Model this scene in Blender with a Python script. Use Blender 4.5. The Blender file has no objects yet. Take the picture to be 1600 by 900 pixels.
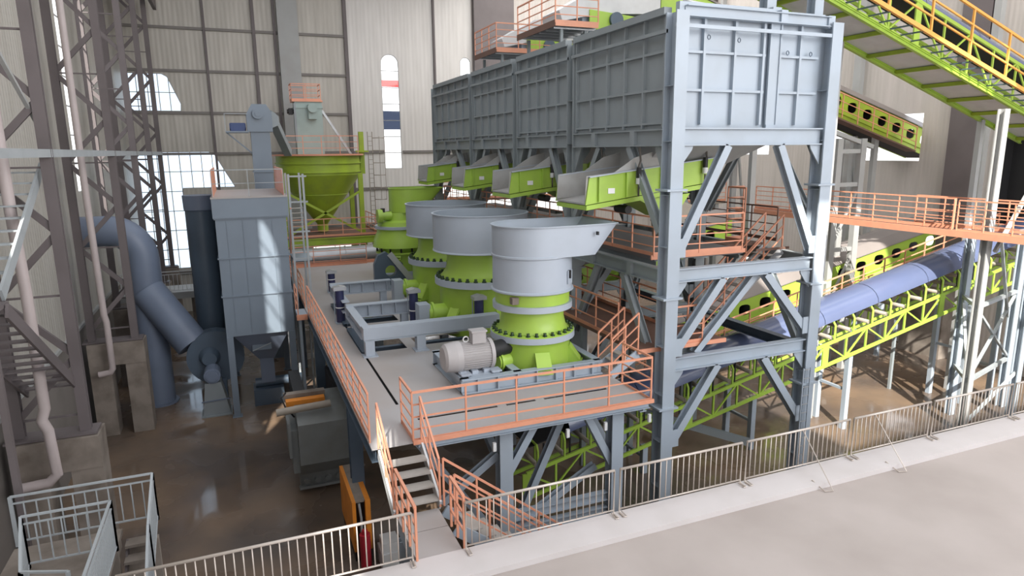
import bpy, bmesh, math, random
from math import sin, cos, pi, radians, hypot, sqrt, tan
from mathutils import Vector, Matrix
from mathutils.geometry import tessellate_polygon
random.seed(7)
S = bpy.context.scene
col = S.collection

# ------------------------------------------------------------------ camera, light, exposure
F_PX = 1041.93
yaw, pitch, roll = 0.388521, 0.203312, -0.010364
f_ = Vector((sin(yaw)*cos(pitch), cos(yaw)*cos(pitch), -sin(pitch)))
r_ = Vector((cos(yaw), -sin(yaw), 0)); u_ = r_.cross(f_)
r2 = r_*cos(roll) + u_*sin(roll); u2 = -r_*sin(roll) + u_*cos(roll)
cd = bpy.data.cameras.new('camera'); cam = bpy.data.objects.new('camera', cd); col.objects.link(cam)
cd.sensor_width = 36; cd.lens = 36*F_PX/1600; cd.clip_end = 500
M3 = Matrix((r2, u2, -f_)).transposed()
cam.matrix_world = Matrix.Translation((0, 0, 11.3)) @ M3.to_4x4()
S.camera = cam
S.view_settings.view_transform = 'Standard'; S.view_settings.look = 'None'
S.view_settings.gamma = 1; S.view_settings.use_curve_mapping = False
S.view_settings.exposure = 0.0

W = bpy.data.worlds.new('sky'); S.world = W; W.use_nodes = True
nt = W.node_tree; bg = nt.nodes['Background']
tc = nt.nodes.new('ShaderNodeTexCoord'); sx = nt.nodes.new('ShaderNodeSeparateXYZ')
mr = nt.nodes.new('ShaderNodeMapRange'); mr.inputs[1].default_value = -0.2; mr.inputs[2].default_value = 0.7
cr = nt.nodes.new('ShaderNodeValToRGB')
cr.color_ramp.elements[0].color = (1.0, .97, .94, 1); cr.color_ramp.elements[1].color = (.80, .88, 1.0, 1)
nt.links.new(tc.outputs['Generated'], sx.inputs[0]); nt.links.new(sx.outputs[2], mr.inputs[0])
nt.links.new(mr.outputs[0], cr.inputs[0]); nt.links.new(cr.outputs[0], bg.inputs[0])
bg.inputs[1].default_value = 2.0

def lamp(name, kind, loc, d, energy, color, **k):
    l = bpy.data.lights.new(name, kind); l.energy = energy; l.color = color
    for a, v in k.items(): setattr(l, a, v)
    o = bpy.data.objects.new(name, l); col.objects.link(o); o.location = loc
    o.rotation_euler = Vector(d).to_track_quat('-Z', 'Y').to_euler(); return o
SUN = Vector((.425, .905, -.8)).normalized()
lamp('sun', 'SUN', (-20, -40, 60), SUN, 11.0, (1.0, .95, .86), angle=radians(.6))
# unseen fill lamps added under the closed roof and inside the hall front
lamp('roof_fill', 'AREA', (9, 22, 25.3), (0, 0, -1), 4800, (.93, .96, 1.0), shape='RECTANGLE', size=26, size_y=44)
lamp('front_fill', 'AREA', (23, -9, 21), (-.32, 1, -.32), 5600, (1.0, .98, .97), shape='RECTANGLE', size=22, size_y=12)
lamp('side_roof_fill', 'AREA', (29, 20, 25.0), (-.15, .1, -1), 3800, (1.0, .96, .9), shape='RECTANGLE', size=12, size_y=30)

lamp('far_roof_fill', 'AREA', (26, 42, 25.3), (.1, 0, -1), 4200, (1.0, .97, .93), shape='RECTANGLE', size=18, size_y=16)  # another added fill lamp, brightens the far right of the hall

# ------------------------------------------------------------------ materials
MATS = {}
def mat(name, c, rough=.5, metal=0., dirt=None, damt=.5, dscale=2.0, var=.08, bump=0., bscale=8., spec=.5):
    if name in MATS: return MATS[name]
    m = bpy.data.materials.new(name); m.use_nodes = True; n = m.node_tree; b = n.nodes['Principled BSDF']
    b.inputs['Roughness'].default_value = rough; b.inputs['Metallic'].default_value = metal
    b.inputs['Specular IOR Level'].default_value = spec
    t = n.nodes.new('ShaderNodeTexCoord')
    nz = n.nodes.new('ShaderNodeTexNoise'); nz.inputs['Scale'].default_value = dscale; nz.inputs['Detail'].default_value = 6
    n.links.new(t.outputs['Object'], nz.inputs[0])
    rp = n.nodes.new('ShaderNodeValToRGB')
    e = rp.color_ramp.elements
    e[0].position = .42; e[1].position = .72
    e[0].color = (*c, 1)
    d = dirt or tuple(x*(1-var*2) for x in c)
    k = damt if dirt else 1
    e[1].color = (*[a*(1-k)+q*k for a, q in zip(c, d)], 1)
    n.links.new(nz.outputs[0], rp.inputs[0]); n.links.new(rp.outputs[0], b.inputs['Base Color'])
    if bump:
        n2 = n.nodes.new('ShaderNodeTexNoise'); n2.inputs['Scale'].default_value = bscale; n2.inputs['Detail'].default_value = 5
        n.links.new(t.outputs['Object'], n2.inputs[0])
        bp = n.nodes.new('ShaderNodeBump'); bp.inputs['Strength'].default_value = bump; bp.inputs['Distance'].default_value = .02
        n.links.new(n2.outputs[0], bp.inputs['Height']); n.links.new(bp.outputs[0], b.inputs['Normal'])
    MATS[name] = m; return m

GREEN = mat('green_paint', (.37, .56, .075), .38, dirt=(.30, .43, .085), damt=.6, dscale=1.2)
GREENY = mat('olive_green_paint', (.34, .46, .035), .5, dirt=(.22, .28, .05), damt=.6, dscale=1.2)
GREY = mat('blue_grey_paint', (.36, .42, .49), .42, dirt=(.30, .34, .38), damt=.6, dscale=.8)
GREYD = mat('shaded_grey_paint', (.27, .305, .325), .5, dirt=(.23, .255, .27), damt=.6, dscale=.7)  # darker copy of the blue-grey: shade of bin sides and rear frames
DCG = mat('collector_shaded_paint', (.195, .24, .295), .45, dirt=(.165, .20, .245), damt=.6, dscale=.7)  # blue-grey with the collector's shade mixed into the colour
LINER = mat('worn_liner_plate', (.40, .40, .39), .4, dirt=(.30, .28, .26), damt=.7, dscale=1.5)
HOP = mat('hopper_grey_paint', (.40, .45, .52), .4, dirt=(.34, .38, .43), damt=.5, dscale=1.)
WHITE = mat('off_white_paint', (.62, .63, .64), .45, var=.05)
ORANGE = mat('orange_paint', (.72, .32, .20), .45, dirt=(.6, .27, .18), damt=.6, dscale=3)
ORY = mat('yellow_orange_paint', (.80, .38, .08), .45, dirt=(.7, .3, .1), damt=.5, dscale=3)
DECK = mat('dusty_deck_plate', (.40, .385, .385), .55, dirt=(.36, .30, .26), damt=.7, dscale=.35, bump=.1, bscale=3)
TREAD = mat('chequer_tread', (.42, .40, .37), .6, dirt=(.32, .3, .27), damt=.5, bump=.3, bscale=60)
DARK = mat('black_steel_and_shade', (.015, .015, .017), .55)
SLOT = mat('dark_rubber_and_shade', (.012, .012, .014), .8)  # belt rubber; also the black shade in deck slots and galleries
BLUE = mat('blue_belt_cover', (.10, .125, .22), .24, dirt=(.075, .095, .17), damt=.5, dscale=.5)
NAVY = mat('navy_cylinder_paint', (.03, .035, .10), .4)
DUCT = mat('slate_duct_paint', (.17, .21, .29), .45, dirt=(.12, .14, .19), damt=.6, dscale=.6)
DUCTD = mat('dark_slate_paint', (.085, .12, .165), .42, dirt=(.06, .08, .11), damt=.6, dscale=.6)
MOTOR = mat('motor_grey', (.42, .40, .40), .5, var=.05)
STAIN = mat('stainless_rail', (.55, .49, .44), .35, metal=.35, var=.03)
LRAIL = mat('pale_steel_rail', (.36, .39, .41), .5, var=.06)
COLM = mat('brown_grey_column_paint', (.135, .115, .118), .55, dirt=(.10, .085, .085), damt=.7, dscale=.8)
COLG = mat('dusty_grey_column_paint', (.36, .37, .37), .55, dirt=(.3, .29, .28), damt=.6, dscale=.8)
CONC = mat('pale_concrete', (.45, .40, .375), .8, dirt=(.36, .315, .29), damt=.9, dscale=.35, bump=.1, bscale=5)
CURB = mat('pale_kerb_concrete', (.60, .565, .56), .75, dirt=(.52, .485, .47), damt=.7, dscale=.8, bump=.1)
PED = mat('stained_concrete', (.25, .215, .185), .85, dirt=(.13, .105, .085), damt=.9, dscale=1.3, bump=.25)
DADO = mat('dado_render', (.20, .18, .165), .85, dirt=(.15, .135, .12), damt=.8, dscale=.7, bump=.1)
PIPE = mat('pink_white_pipe', (.45, .39, .385), .45, var=.05)
TEALG = mat('pale_teal_paint', (.33, .42, .40), .5, dirt=(.27, .34, .32), damt=.5)
BROWNP = mat('rusty_brown_deck', (.17, .095, .07), .7, dirt=(.12, .07, .055), damt=.7, dscale=.6)
MIDP = mat('dark_grey_deck', (.16, .155, .165), .5, dirt=(.2, .18, .17), damt=.7, dscale=.5)
SILVER = mat('galvanised_sheet', (.45, .46, .48), .35, metal=.4, var=.06)
RED = mat('red_paint', (.45, .02, .04), .4)
CHAIN = mat('dull_chain', (.12, .11, .10), .5, metal=.5)
SIGNW = mat('white_label', (.8, .8, .8), .5, var=.01)
BKT = mat('dusty_bucket_steel', (.20, .215, .215), .55, dirt=(.15, .15, .14), damt=.7, dscale=1.2)
PUFF = mat('rail_light_brown', (.34, .30, .25), .6, var=.1)
BLU2 = mat('blue_motor_paint', (.03, .06, .18), .4)
GROOF = mat('gallery_roof_sheet', (.22, .195, .185), .5, dirt=(.15, .135, .13), damt=.7, dscale=.3)
AMBER = mat('amber_panel', (.75, .26, .03), .5, var=.1)
BOLT = mat('dark_green_bolt', (.03, .06, .025), .4, metal=.3)

def sheet_mat(name, c, c2, period=.30, rough=.45):
    """profiled cladding: vertical ribs as relief, faint streaks of dirt"""
    m = bpy.data.materials.new(name); m.use_nodes = True; n = m.node_tree; b = n.nodes['Principled BSDF']
    b.inputs['Roughness'].default_value = rough
    t = n.nodes.new('ShaderNodeTexCoord'); s = n.nodes.new('ShaderNodeSeparateXYZ'); n.links.new(t.outputs['Object'], s.inputs[0])
    ad = n.nodes.new('ShaderNodeMath'); ad.operation = 'ADD'; n.links.new(s.outputs[0], ad.inputs[0]); n.links.new(s.outputs[1], ad.inputs[1])
    mu = n.nodes.new('ShaderNodeMath'); mu.operation = 'MULTIPLY'; mu.inputs[1].default_value = 2*pi/period; n.links.new(ad.outputs[0], mu.inputs[0])
    sn = n.nodes.new('ShaderNodeMath'); sn.operation = 'SINE'; n.links.new(mu.outputs[0], sn.inputs[0])
    bp = n.nodes.new('ShaderNodeBump'); bp.inputs['Strength'].default_value = .22; bp.inputs['Distance'].default_value = .02
    n.links.new(sn.outputs[0], bp.inputs['Height']); n.links.new(bp.outputs[0], b.inputs['Normal'])
    mp = n.nodes.new('ShaderNodeMapping'); mp.inputs['Scale'].default_value = (1.2, 1.2, .12); n.links.new(t.outputs['Object'], mp.inputs[0])
    nz = n.nodes.new('ShaderNodeTexNoise'); nz.inputs['Scale'].default_value = 2.2; nz.inputs['Detail'].default_value = 6; n.links.new(mp.outputs[0], nz.inputs[0])
    rp = n.nodes.new('ShaderNodeValToRGB'); rp.color_ramp.elements[0].position = .35; rp.color_ramp.elements[1].position = .7
    rp.color_ramp.elements[0].color = (*c, 1); rp.color_ramp.elements[1].color = (*c2, 1)
    n.links.new(nz.outputs[0], rp.inputs[0]); n.links.new(rp.outputs[0], b.inputs['Base Color'])
    MATS[name] = m; return m
WALLM = sheet_mat('cream_wall_cladding', (.50, .475, .43), (.41, .385, .345))
WALLB = sheet_mat('white_wall_cladding', (.68, .66, .64), (.60, .58, .56))
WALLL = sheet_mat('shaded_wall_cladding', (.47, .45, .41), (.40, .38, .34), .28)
GIRT = mat('dusty_girt_paint', (.20, .185, .175), .6, var=.06)
WALLR = sheet_mat('taupe_wall_cladding', (.52, .48, .45), (.45, .42, .39), .25)

def floor_mat():
    m = bpy.data.materials.new('wet_muddy_floor'); m.use_nodes = True; n = m.node_tree; b = n.nodes['Principled BSDF']
    t = n.nodes.new('ShaderNodeTexCoord')
    a = n.nodes.new('ShaderNodeTexNoise'); a.inputs['Scale'].default_value = .22; a.inputs['Detail'].default_value = 7; n.links.new(t.outputs['Object'], a.inputs[0])
    r = n.nodes.new('ShaderNodeValToRGB'); e = r.color_ramp.elements
    e[0].position = .38; e[0].color = (.095, .075, .063, 1); e[1].position = .68; e[1].color = (.23, .155, .10, 1)
    n.links.new(a.outputs[0], r.inputs[0]); n.links.new(r.outputs[0], b.inputs['Base Color'])
    r3 = n.nodes.new('ShaderNodeValToRGB'); r3.color_ramp.elements[0].position = .42; r3.color_ramp.elements[0].color = (.07, .07, .07, 1)
    r3.color_ramp.elements[1].position = .62; r3.color_ramp.elements[1].color = (.5, .5, .5, 1)
    c = n.nodes.new('ShaderNodeTexNoise'); c.inputs['Scale'].default_value = .35; c.inputs['Detail'].default_value = 3; n.links.new(t.outputs['Object'], c.inputs[0])
    n.links.new(c.outputs[0], r3.inputs[0]); n.links.new(r3.outputs[0], b.inputs['Roughness'])
    return m
FLOORM = floor_mat()

def glass_mat(name, tint=(1, 1, 1), gl=.06):
    m = bpy.data.materials.new(name); m.use_nodes = True; n = m.node_tree
    for x in list(n.nodes): n.nodes.remove(x)
    o = n.nodes.new('ShaderNodeOutputMaterial'); tr = n.nodes.new('ShaderNodeBsdfTransparent'); tr.inputs[0].default_value = (*tint, 1)
    g = n.nodes.new('ShaderNodeBsdfGlossy'); g.inputs['Roughness'].default_value = .05
    mx = n.nodes.new('ShaderNodeMixShader'); mx.inputs[0].default_value = gl
    n.links.new(tr.outputs[0], mx.inputs[1]); n.links.new(g.outputs[0], mx.inputs[2]); n.links.new(mx.outputs[0], o.inputs[0]); return m
GLASS = glass_mat('window_glass'); GLASSB = glass_mat('pale_blue_glass', (.80, .88, .95), .08)
GLASSR = glass_mat('red_glass', (.9, .12, .10)); GLASSD = glass_mat('slate_blue_glass', (.22, .25, .32))

# ------------------------------------------------------------------ mesh helpers
def V(*a): return Vector(a)
class MB:
    def __init__(s): s.v = []; s.f = []; s.sm = []
    def add(s, vs, fs, smooth=False):
        o = len(s.v); s.v += [tuple(v) for v in vs]; s.f += [tuple(i+o for i in f) for f in fs]; s.sm += [smooth]*len(fs); return s
    def box(s, x0, x1, y0, y1, z0, z1):
        vs = [(x, y, z) for x in (x0, x1) for y in (y0, y1) for z in (z0, z1)]
        return s.add(vs, [(0, 1, 3, 2), (4, 6, 7, 5), (0, 4, 5, 1), (2, 3, 7, 6), (0, 2, 6, 4), (1, 5, 7, 3)])
    def frame(s, p, q, up=(0, 0, 1)):
        p, q = Vector(p), Vector(q); d = (q-p).normalized(); up = Vector(up)
        if abs(d.dot(up)) > .98: up = Vector((0, 1, 0))
        a = d.cross(up).normalized(); b = a.cross(d).normalized(); return p, q, a, b
    def bar(s, p, q, w, h=None, up=(0, 0, 1)):
        h = w if h is None else h; p, q, a, b = s.frame(p, q, up)
        vs = [e + a*i*w/2 + b*j*h/2 for e in (p, q) for i, j in ((-1, -1), (1, -1), (1, 1), (-1, 1))]
        return s.add(vs, [(0, 1, 2, 3)[::-1], (4, 5, 6, 7), (0, 1, 5, 4), (1, 2, 6, 5), (2, 3, 7, 6), (3, 0, 4, 7)])
    def ibeam(s, p, q, w, h, up=(0, 0, 1), tf=None, tw=None):
        """I section: flanges w wide, h apart along 'up'"""
        tf = tf or h*.08; tw = tw or w*.08; P, Q, a, b = s.frame(p, q, up)
        for sg in (-1, 1):
            o = b*sg*(h/2-tf/2); s.bar(P+o, Q+o, w, tf, up)
        return s.bar(P, Q, tw, h-2*tf, up)
    def tube(s, p, q, r, n=8, r2=None, caps=True):
        r2 = r if r2 is None else r2; p, q, a, b = s.frame(p, q)
        vs = [e + (a*cos(2*pi*i/n) + b*sin(2*pi*i/n))*rr for e, rr in ((p, r), (q, r2)) for i in range(n)]
        s.add(vs, [(i, (i+1) % n, n+(i+1) % n, n+i) for i in range(n)], True)
        if caps: s.add([vs[i] for i in range(n)], [tuple(range(n))[::-1]]); s.add([vs[n+i] for i in range(n)], [tuple(range(n))])
        return s
    def path(s, pts, r, n=8):
        """bent tube through pts with shared rings"""
        P = [Vector(p) for p in pts]; rings = []
        ref = Vector((0, 0, 1)) if abs((P[1]-P[0]).normalized().z) < .9 else Vector((0, 1, 0))
        for i, p in enumerate(P):
            d = ((P[min(i+1, len(P)-1)]-p).normalized() + (p-P[max(i-1, 0)]).normalized()).normalized() if 0 < i < len(P)-1 else (P[1]-P[0] if i == 0 else P[-1]-P[-2]).normalized()
            a = d.cross(ref)
            if a.length < .05: a = d.cross(Vector((1, 0, 0)))
            a.normalize(); b = a.cross(d).normalized()
            if rings and a.dot(pa) < 0: a, b = -a, -b
            pa = a; rings.append([p + (a*cos(2*pi*k/n)+b*sin(2*pi*k/n))*r for k in range(n)])
        vs = sum(rings, [])
        fs = [(i*n+k, i*n+(k+1) % n, (i+1)*n+(k+1) % n, (i+1)*n+k) for i in range(len(P)-1) for k in range(n)]
        s.add(vs, fs, True); s.add(rings[0], [tuple(range(n))[::-1]]); s.add(rings[-1], [tuple(range(n))]); return s
    def lathe(s, prof, c, n=48, a0=0, a1=2*pi):
        cx, cy, cz = c; full = abs(a1-a0-2*pi) < 1e-6; m = n if full else n+1
        vs = [(cx+r*cos(a0+(a1-a0)*i/n), cy+r*sin(a0+(a1-a0)*i/n), cz+z) for r, z in prof for i in range(m)]
        return s.add(vs, [(j*m+i, j*m+(i+1) % m, (j+1)*m+(i+1) % m, (j+1)*m+i) for j in range(len(prof)-1) for i in range(n)], True)
    def prism(s, poly, d, holes=()):
        """planar polygon (3d pts) with optional holes extruded by vector d"""
        loops = [[Vector(p) for p in poly]] + [[Vector(p) for p in h] for h in holes]
        tri = tessellate_polygon(loops); fl = sum(loops, []); d = Vector(d); n = len(fl)
        s.add(fl, [tuple(t) for t in tri]); s.add([p+d for p in fl], [tuple(t)[::-1] for t in tri])
        o = 0
        for L in loops:
            k = len(L); s.add(L + [p+d for p in L], [(i, (i+1) % k, k+(i+1) % k, k+i) for i in range(k)]); o += k
        return s
    def build(s, name, m, parent=None, sharp=True):
        me = bpy.data.meshes.new(name); me.from_pydata(s.v, [], s.f); me.materials.append(m)
        me.polygons.foreach_set('use_smooth', s.sm)
        bm = bmesh.new(); bm.from_mesh(me); bmesh.ops.remove_doubles(bm, verts=bm.verts, dist=1e-5)
        bmesh.ops.recalc_face_normals(bm, faces=bm.faces)
        for e in bm.edges:
            if len(e.link_faces) == 2 and e.calc_face_angle(0) > .6: e.smooth = False
        bm.to_mesh(me); bm.free()
        o = bpy.data.objects.new(name, me); col.objects.link(o)
        if parent: o.parent = parent; o.matrix_parent_inverse = parent.matrix_world.inverted()
        return o
def thing(name, label, cat, loc=(0, 0, 0), group=None):
    o = bpy.data.objects.new(name, None); col.objects.link(o); o.location = loc; o.empty_display_size = .2
    o.matrix_world = Matrix.Translation(loc)
    o['label'] = label; o['category'] = cat
    if group: o['group'] = group
    return o
def tag(o, label=None, cat=None, group=None, kind=None):
    if label: o['label'] = label
    if cat: o['category'] = cat
    if group: o['group'] = group
    if kind: o['kind'] = kind
    return o
def struct(name, mb, m, parent=None, label=None):
    o = mb.build(name, m, parent)
    if not parent: o['kind'] = 'structure'
    if label: o['label'] = label
    return o
def put(me_obj, loc, parent):
    c = me_obj.copy(); col.objects.link(c); c.parent = parent; c.matrix_parent_inverse = parent.matrix_world.inverted()
    c.location = loc; return c

def railing(label, pts, h=1.2, n=4, sp=1.3, m=ORANGE, toe=.12, t=.045, group=None, skip_ends=False, name='guard_rail'):
    """posts, level rails and a toe board along a path of base points"""
    P = [Vector(p) for p in pts]; root = thing(name, label, 'railing', P[0], group)
    spots = []
    for a, b in zip(P, P[1:]):
        k = max(1, round((b-a).length/sp))
        for i in range(k): spots.append(a.lerp(b, i/k))
    spots.append(P[-1])
    pm = MB().bar((0, 0, 0), (0, 0, h), t*.9).build('post', m); pm.parent = root; pm.matrix_parent_inverse = root.matrix_world.inverted()
    pm.location = spots[0]
    for s_ in spots[1:]: put(pm, s_, root)
    for j in range(n):
        z = h*(j+1)/n; mb = MB()
        for a, b in zip(P, P[1:]): mb.bar(a+V(0, 0, z), b+V(0, 0, z), t*(1.15 if j == n-1 else .75))
        mb.build('rail', m, root)
    if toe:
        mb = MB()
        for a, b in zip(P, P[1:]): mb.bar(a+V(0, 0, toe/2), b+V(0, 0, toe/2), .012, toe)
        mb.build('toe_board', m, root)
    return root

def flight(label, p0, p1, width, side, n, m=GREY, tm=TREAD, name='steel_stairs', rail=ORANGE, h=1.1, sides=(0, 1), railn=3, rl=None):
    """stairs from p0 (bottom) to p1 (top); side = horizontal unit vector across, p0/p1 on one stringer"""
    p0, p1, side = Vector(p0), Vector(p1), Vector(side)
    root = thing(name, label, 'stairs', p0); d = p1-p0
    hd = Vector((d.x, d.y, 0)); hl = hd.length; hd.normalize()
    for s_ in (0, 1):
        o = side*width*s_; MB().bar(p0+o+V(0, 0, .03), p1+o-V(0, 0, .12), .05, .26).build('stringer', m, root)
    for i in range(n):
        q = p0 + hd*(hl*(i+.5)/n) + V(0, 0, d.z*(i+1)/n-.02 - (d.z/n if False else 0))
        if i == n-1: continue
        a = q+side*.03; b = q+side*(width-.03); MB().bar(a, b, hl/n*1.02, .035).build('tread', tm, root)
    for s_ in sides:
        o = side*width*s_; r = thing('stair_rail', (rl or label+' handrail') + (' on its far side' if s_ else ' on its near side'), 'railing', p0+o)
        k = max(2, round(d.length/1.0))
        for i in range(k+1):
            q = p0.lerp(p1, i/k)+o; MB().bar(q, q+V(0, 0, h), .04).build('post', rail, r)
        for j in range(railn):
            z = h*(j+1)/railn; MB().bar(p0+o+V(0, 0, z), p1+o+V(0, 0, z), .045 if j == railn-1 else .032).build('rail', rail, r)
    return root

# ------------------------------------------------------------------ setting: floor, walls, roof
G_X0, G_X1, G_Y1 = -6.3, 35.5, 53.
fl = MB().box(G_X0-.3, 60, -22, 70, -.3, 0); struct('floor', fl, FLOORM)

def ext_wall(name, m, axis, c, thick, poly, holes):
    """wall in plane axis=c; poly and holes are (u, z) lists, u along the other axis"""
    f = (lambda u, z: (c, u, z)) if axis == 'X' else (lambda u, z: (u, c, z))
    d = (thick, 0, 0) if axis == 'X' else (0, thick, 0)
    mb = MB().prism([f(*p) for p in poly], d, [[f(*p) for p in h] for h in holes])
    return struct(name, mb, m)
def rect(u0, u1, z0, z1): return [(u0, z0), (u1, z0), (u1, z1), (u0, z1)]
def arch(u0, u1, z0, z1, n=10):
    r = (u1-u0)/2; zc = z1-r
    return [(u0, z0), (u1, z0)] + [((u0+u1)/2 + r*cos(pi*i/n), zc + r*sin(pi*i/n)) for i in range(n+1)]
win_no = [0]
def window(axis, c, shape, inner, nu, nz, frm, label, panes=None, thick=.08, glass=GLASS):
    """frame bars + panes filling an opening; inner=+-1 direction into the hall"""
    win_no[0] += 1
    f = (lambda u, z: Vector((c, u, z))) if axis == 'X' else (lambda u, z: Vector((u, c, z)))
    us = [p[0] for p in shape]; zs = [p[1] for p in shape]; u0, u1, z0, z1 = min(us), max(us), min(zs), max(zs)
    mb = MB()
    for a, b in zip(shape, shape[1:]+shape[:1]): mb.bar(f(*a), f(*b), thick, thick)
    root = mb.build('window_%d' % win_no[0], frm); root['kind'] = 'structure'; root['label'] = label
    def span(fixed, horiz):
        xs = []
        for a, b in zip(shape, shape[1:]+shape[:1]):
            i = 1 if horiz else 0
            if (a[i]-fixed)*(b[i]-fixed) < 0:
                t = (fixed-a[i])/(b[i]-a[i]); xs.append(a[1-i]+t*(b[1-i]-a[1-i]))
        return (min(xs), max(xs)) if len(xs) >= 2 else None
    mb = MB()
    for i in range(1, nu):
        u = u0+(u1-u0)*i/nu; s_ = span(u, False)
        if s_: mb.bar(f(u, s_[0]), f(u, s_[1]), .05)
    for i in range(1, nz):
        z = z0+(z1-z0)*i/nz; s_ = span(z, True)
        if s_: mb.bar(f(s_[0], z), f(s_[1], z), .05)
    if nu+nz > 2: mb.build('window_bars', frm, root)
    d = (.012, 0, 0) if axis == 'X' else (0, .012, 0)
    if not panes: MB().prism([f(*p) for p in shape], d).build('pane', glass, root)
    else:
        for (za, zb, g) in panes:
            if zb >= z1-.01: pl = [p for p in shape if p[1] >= za]; pl = [(u0, za), (u1, za)] + [p for p in shape if p[1] > za+.01]
            else: pl = rect(u0, u1, za, zb)
            MB().prism([f(*p) for p in pl], d).build('pane', g, root)
    return root

# left wall (sheeting above a dado), with tall narrow windows
slits = [arch(-5.9, -4.2, 12.4, 22.4), arch(13.2, 14.9, 12.4, 22.4), arch(34.2, 35.8, 9.7, 19.5)]
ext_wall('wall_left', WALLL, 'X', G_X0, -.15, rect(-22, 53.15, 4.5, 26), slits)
struct('wall_left_dado', MB().box(G_X0-.3, G_X0, -22, 53.15, 0, 4.5), DADO)
for s_ in slits:
    window('X', G_X0-.07, s_, 1, 2, 8, COLG, 'tall narrow arched window high in the left wall')
struct('trim_1', MB().box(G_X0, G_X0+.10, -22, 53, 4.44, 4.56), COLG)
# back wall
hiw = [(-6.25, 14.2), (-3.0, 14.2), (-2.95, 14.7), (-3.65, 16.5), (-4.0, 16.7), (-6.25, 16.7)]
low = [(-6.25, 3.2), (-3.4, 3.2), (-3.4, 8.9), (.05, 8.9), (-1.15, 11.25), (-1.5, 11.45), (-6.25, 11.45)]
tall = arch(11.05, 12.42, 10.0, 18.6)
arc2 = arch(17.5, 19.2, 10.0, 17.6)
back_open = rect(1.0, 10.6, 1.0, 4.2)
rear_r = rect(13.5, 30.0, 3.2, 8.6)
ext_wall('wall_back', WALLM, 'Y', G_Y1, .15, rect(G_X0-.15, 8.53, 0, 26), [hiw, low, rect(1.0, 8.3, 1.0, 4.2)])
ext_wall('wall_back_middle', WALLB, 'Y', G_Y1, .15, rect(8.53, 18.4, 0, 26), [tall, arch(17.4, 18.3, 10.0, 18.6), rect(13.5, 18.2, 3.2, 8.6)])
ext_wall('wall_back_right', WALLR, 'Y', G_Y1, .15, rect(18.4, G_X1+.2, 0, 26), [rect(18.7, 30.0, 3.2, 8.6)])
window('Y', G_Y1+.05, hiw, -1, 5, 2, COLG, 'upper window with one slanted side at the left end of the back wall', glass=GLASSB)
window('Y', G_Y1+.05, low, -1, 9, 6, COLG, 'large lower window with slanted top corner behind the left columns', glass=GLASSB)
window('Y', G_Y1+.05, tall, -1, 2, 7, COLG, 'tall arched window with red and slate bands in the back wall',
       panes=[(10.0, 13.0, GLASS), (13.0, 14.4, GLASSD), (14.4, 16.2, GLASS), (16.2, 16.7, GLASSR), (16.7, 18.6, GLASS)])
window('Y', G_Y1+.05, arch(17.4, 18.3, 10.0, 18.6), -1, 1, 5, COLG, 'arched window whose bright top shows above the far end of the bins')
window('Y', G_Y1+.05, rect(13.5, 18.2, 3.2, 8.6), -1, 4, 4, COLG, 'bright window in the white back wall panel behind the bins')
window('Y', G_Y1+.05, rect(18.7, 30.0, 3.2, 8.6), -1, 9, 4, COLG, 'long bright window band low in the back wall behind the bins')
window('Y', G_Y1+.05, rect(1.0, 8.3, 1.0, 4.2), -1, 5, 2, COLG, 'low bright window band behind the dust collector')
# girts and wall posts
k = 2
for z in (2.9, 5.7, 8.5, 11.3, 14.1, 16.9, 19.7, 22.5):
    x0 = -6.2
    segs = [(-6.2, 8.4)] if z > 12 else [(-6.2, 11.0), (12.5, 18.4)]
    if z in (5.7, 8.5): segs = [(.2, 16)]
    if z == 2.9: segs = [(-6.2, 1), (10.8, 16)]
    for a, b in segs:
        if z > 10: pass
        struct('trim_%d' % k, MB().box(a, b, G_Y1-.14, G_Y1-.001, z-.09, z+.09), GIRT); k += 1
for x, w in ((-1.05, .16), (2.15, .22), (3.55, .16), (8.53, .26), (15.3, .14)):
    struct('trim_%d' % k, MB().box(x-w/2, x+w/2, G_Y1-.2, G_Y1-.001, 0 if w < .3 else 8.7, 26), COLM); k += 1
struct('trim_%d' % k, MB().box(18.5, 21.9, G_Y1-.5, G_Y1-.001, 8.8, 26), COLM); k += 1
struct('trim_%d' % k, MB().box(3.75, 5.15, G_Y1-.6, G_Y1-.21, 0, 26), COLG); k += 1     # wide pilaster
# right wall
gal_hi = rect(26.45, 32.5, 10.5, 13.1); gal_lo = rect(24.8, 27.0, 4.2, 7.15); bay = rect(15.0, 22.1, 7.4, 12.2)
ext_wall('wall_right', WALLR, 'X', G_X1, .15, rect(2, 53.2, 0, 26), [gal_hi, gal_lo, bay, rect(38, 44, 10.8, 12.4)])
window('X', G_X1+.07, rect(38, 44, 10.8, 12.4), -1, 4, 1, COLG, 'small bright window high in the right wall behind the bins')
struct('wall_right_recess', MB().box(36.4, 36.5, 14, 23, 6.5, 13).box(35.66, 36.4, 22.1, 22.3, 7, 12.6).box(35.66, 36.4, 14, 22.1, 12.2, 12.4), DARK)  # black panels stand in for the unlit interior beyond the opening
for y, w, m_ in ((23.95, 1.5, COLM), (22.95, .35, COLG), (30.8, .5, COLG), (45.0, 1.2, COLM), (43.5, .3, COLG)):
    struct('trim_%d' % k, MB().box(G_X1-.35, G_X1-.001, y-w/2, y+w/2, 0 if y > 30 or w > 1 else 5, 26), m_); k += 1
struct('trim_%d' % k, MB().box(G_X1-1.2, G_X1-.36, 23.2, 25.6, 0, 3.9), PED); k += 1
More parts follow.
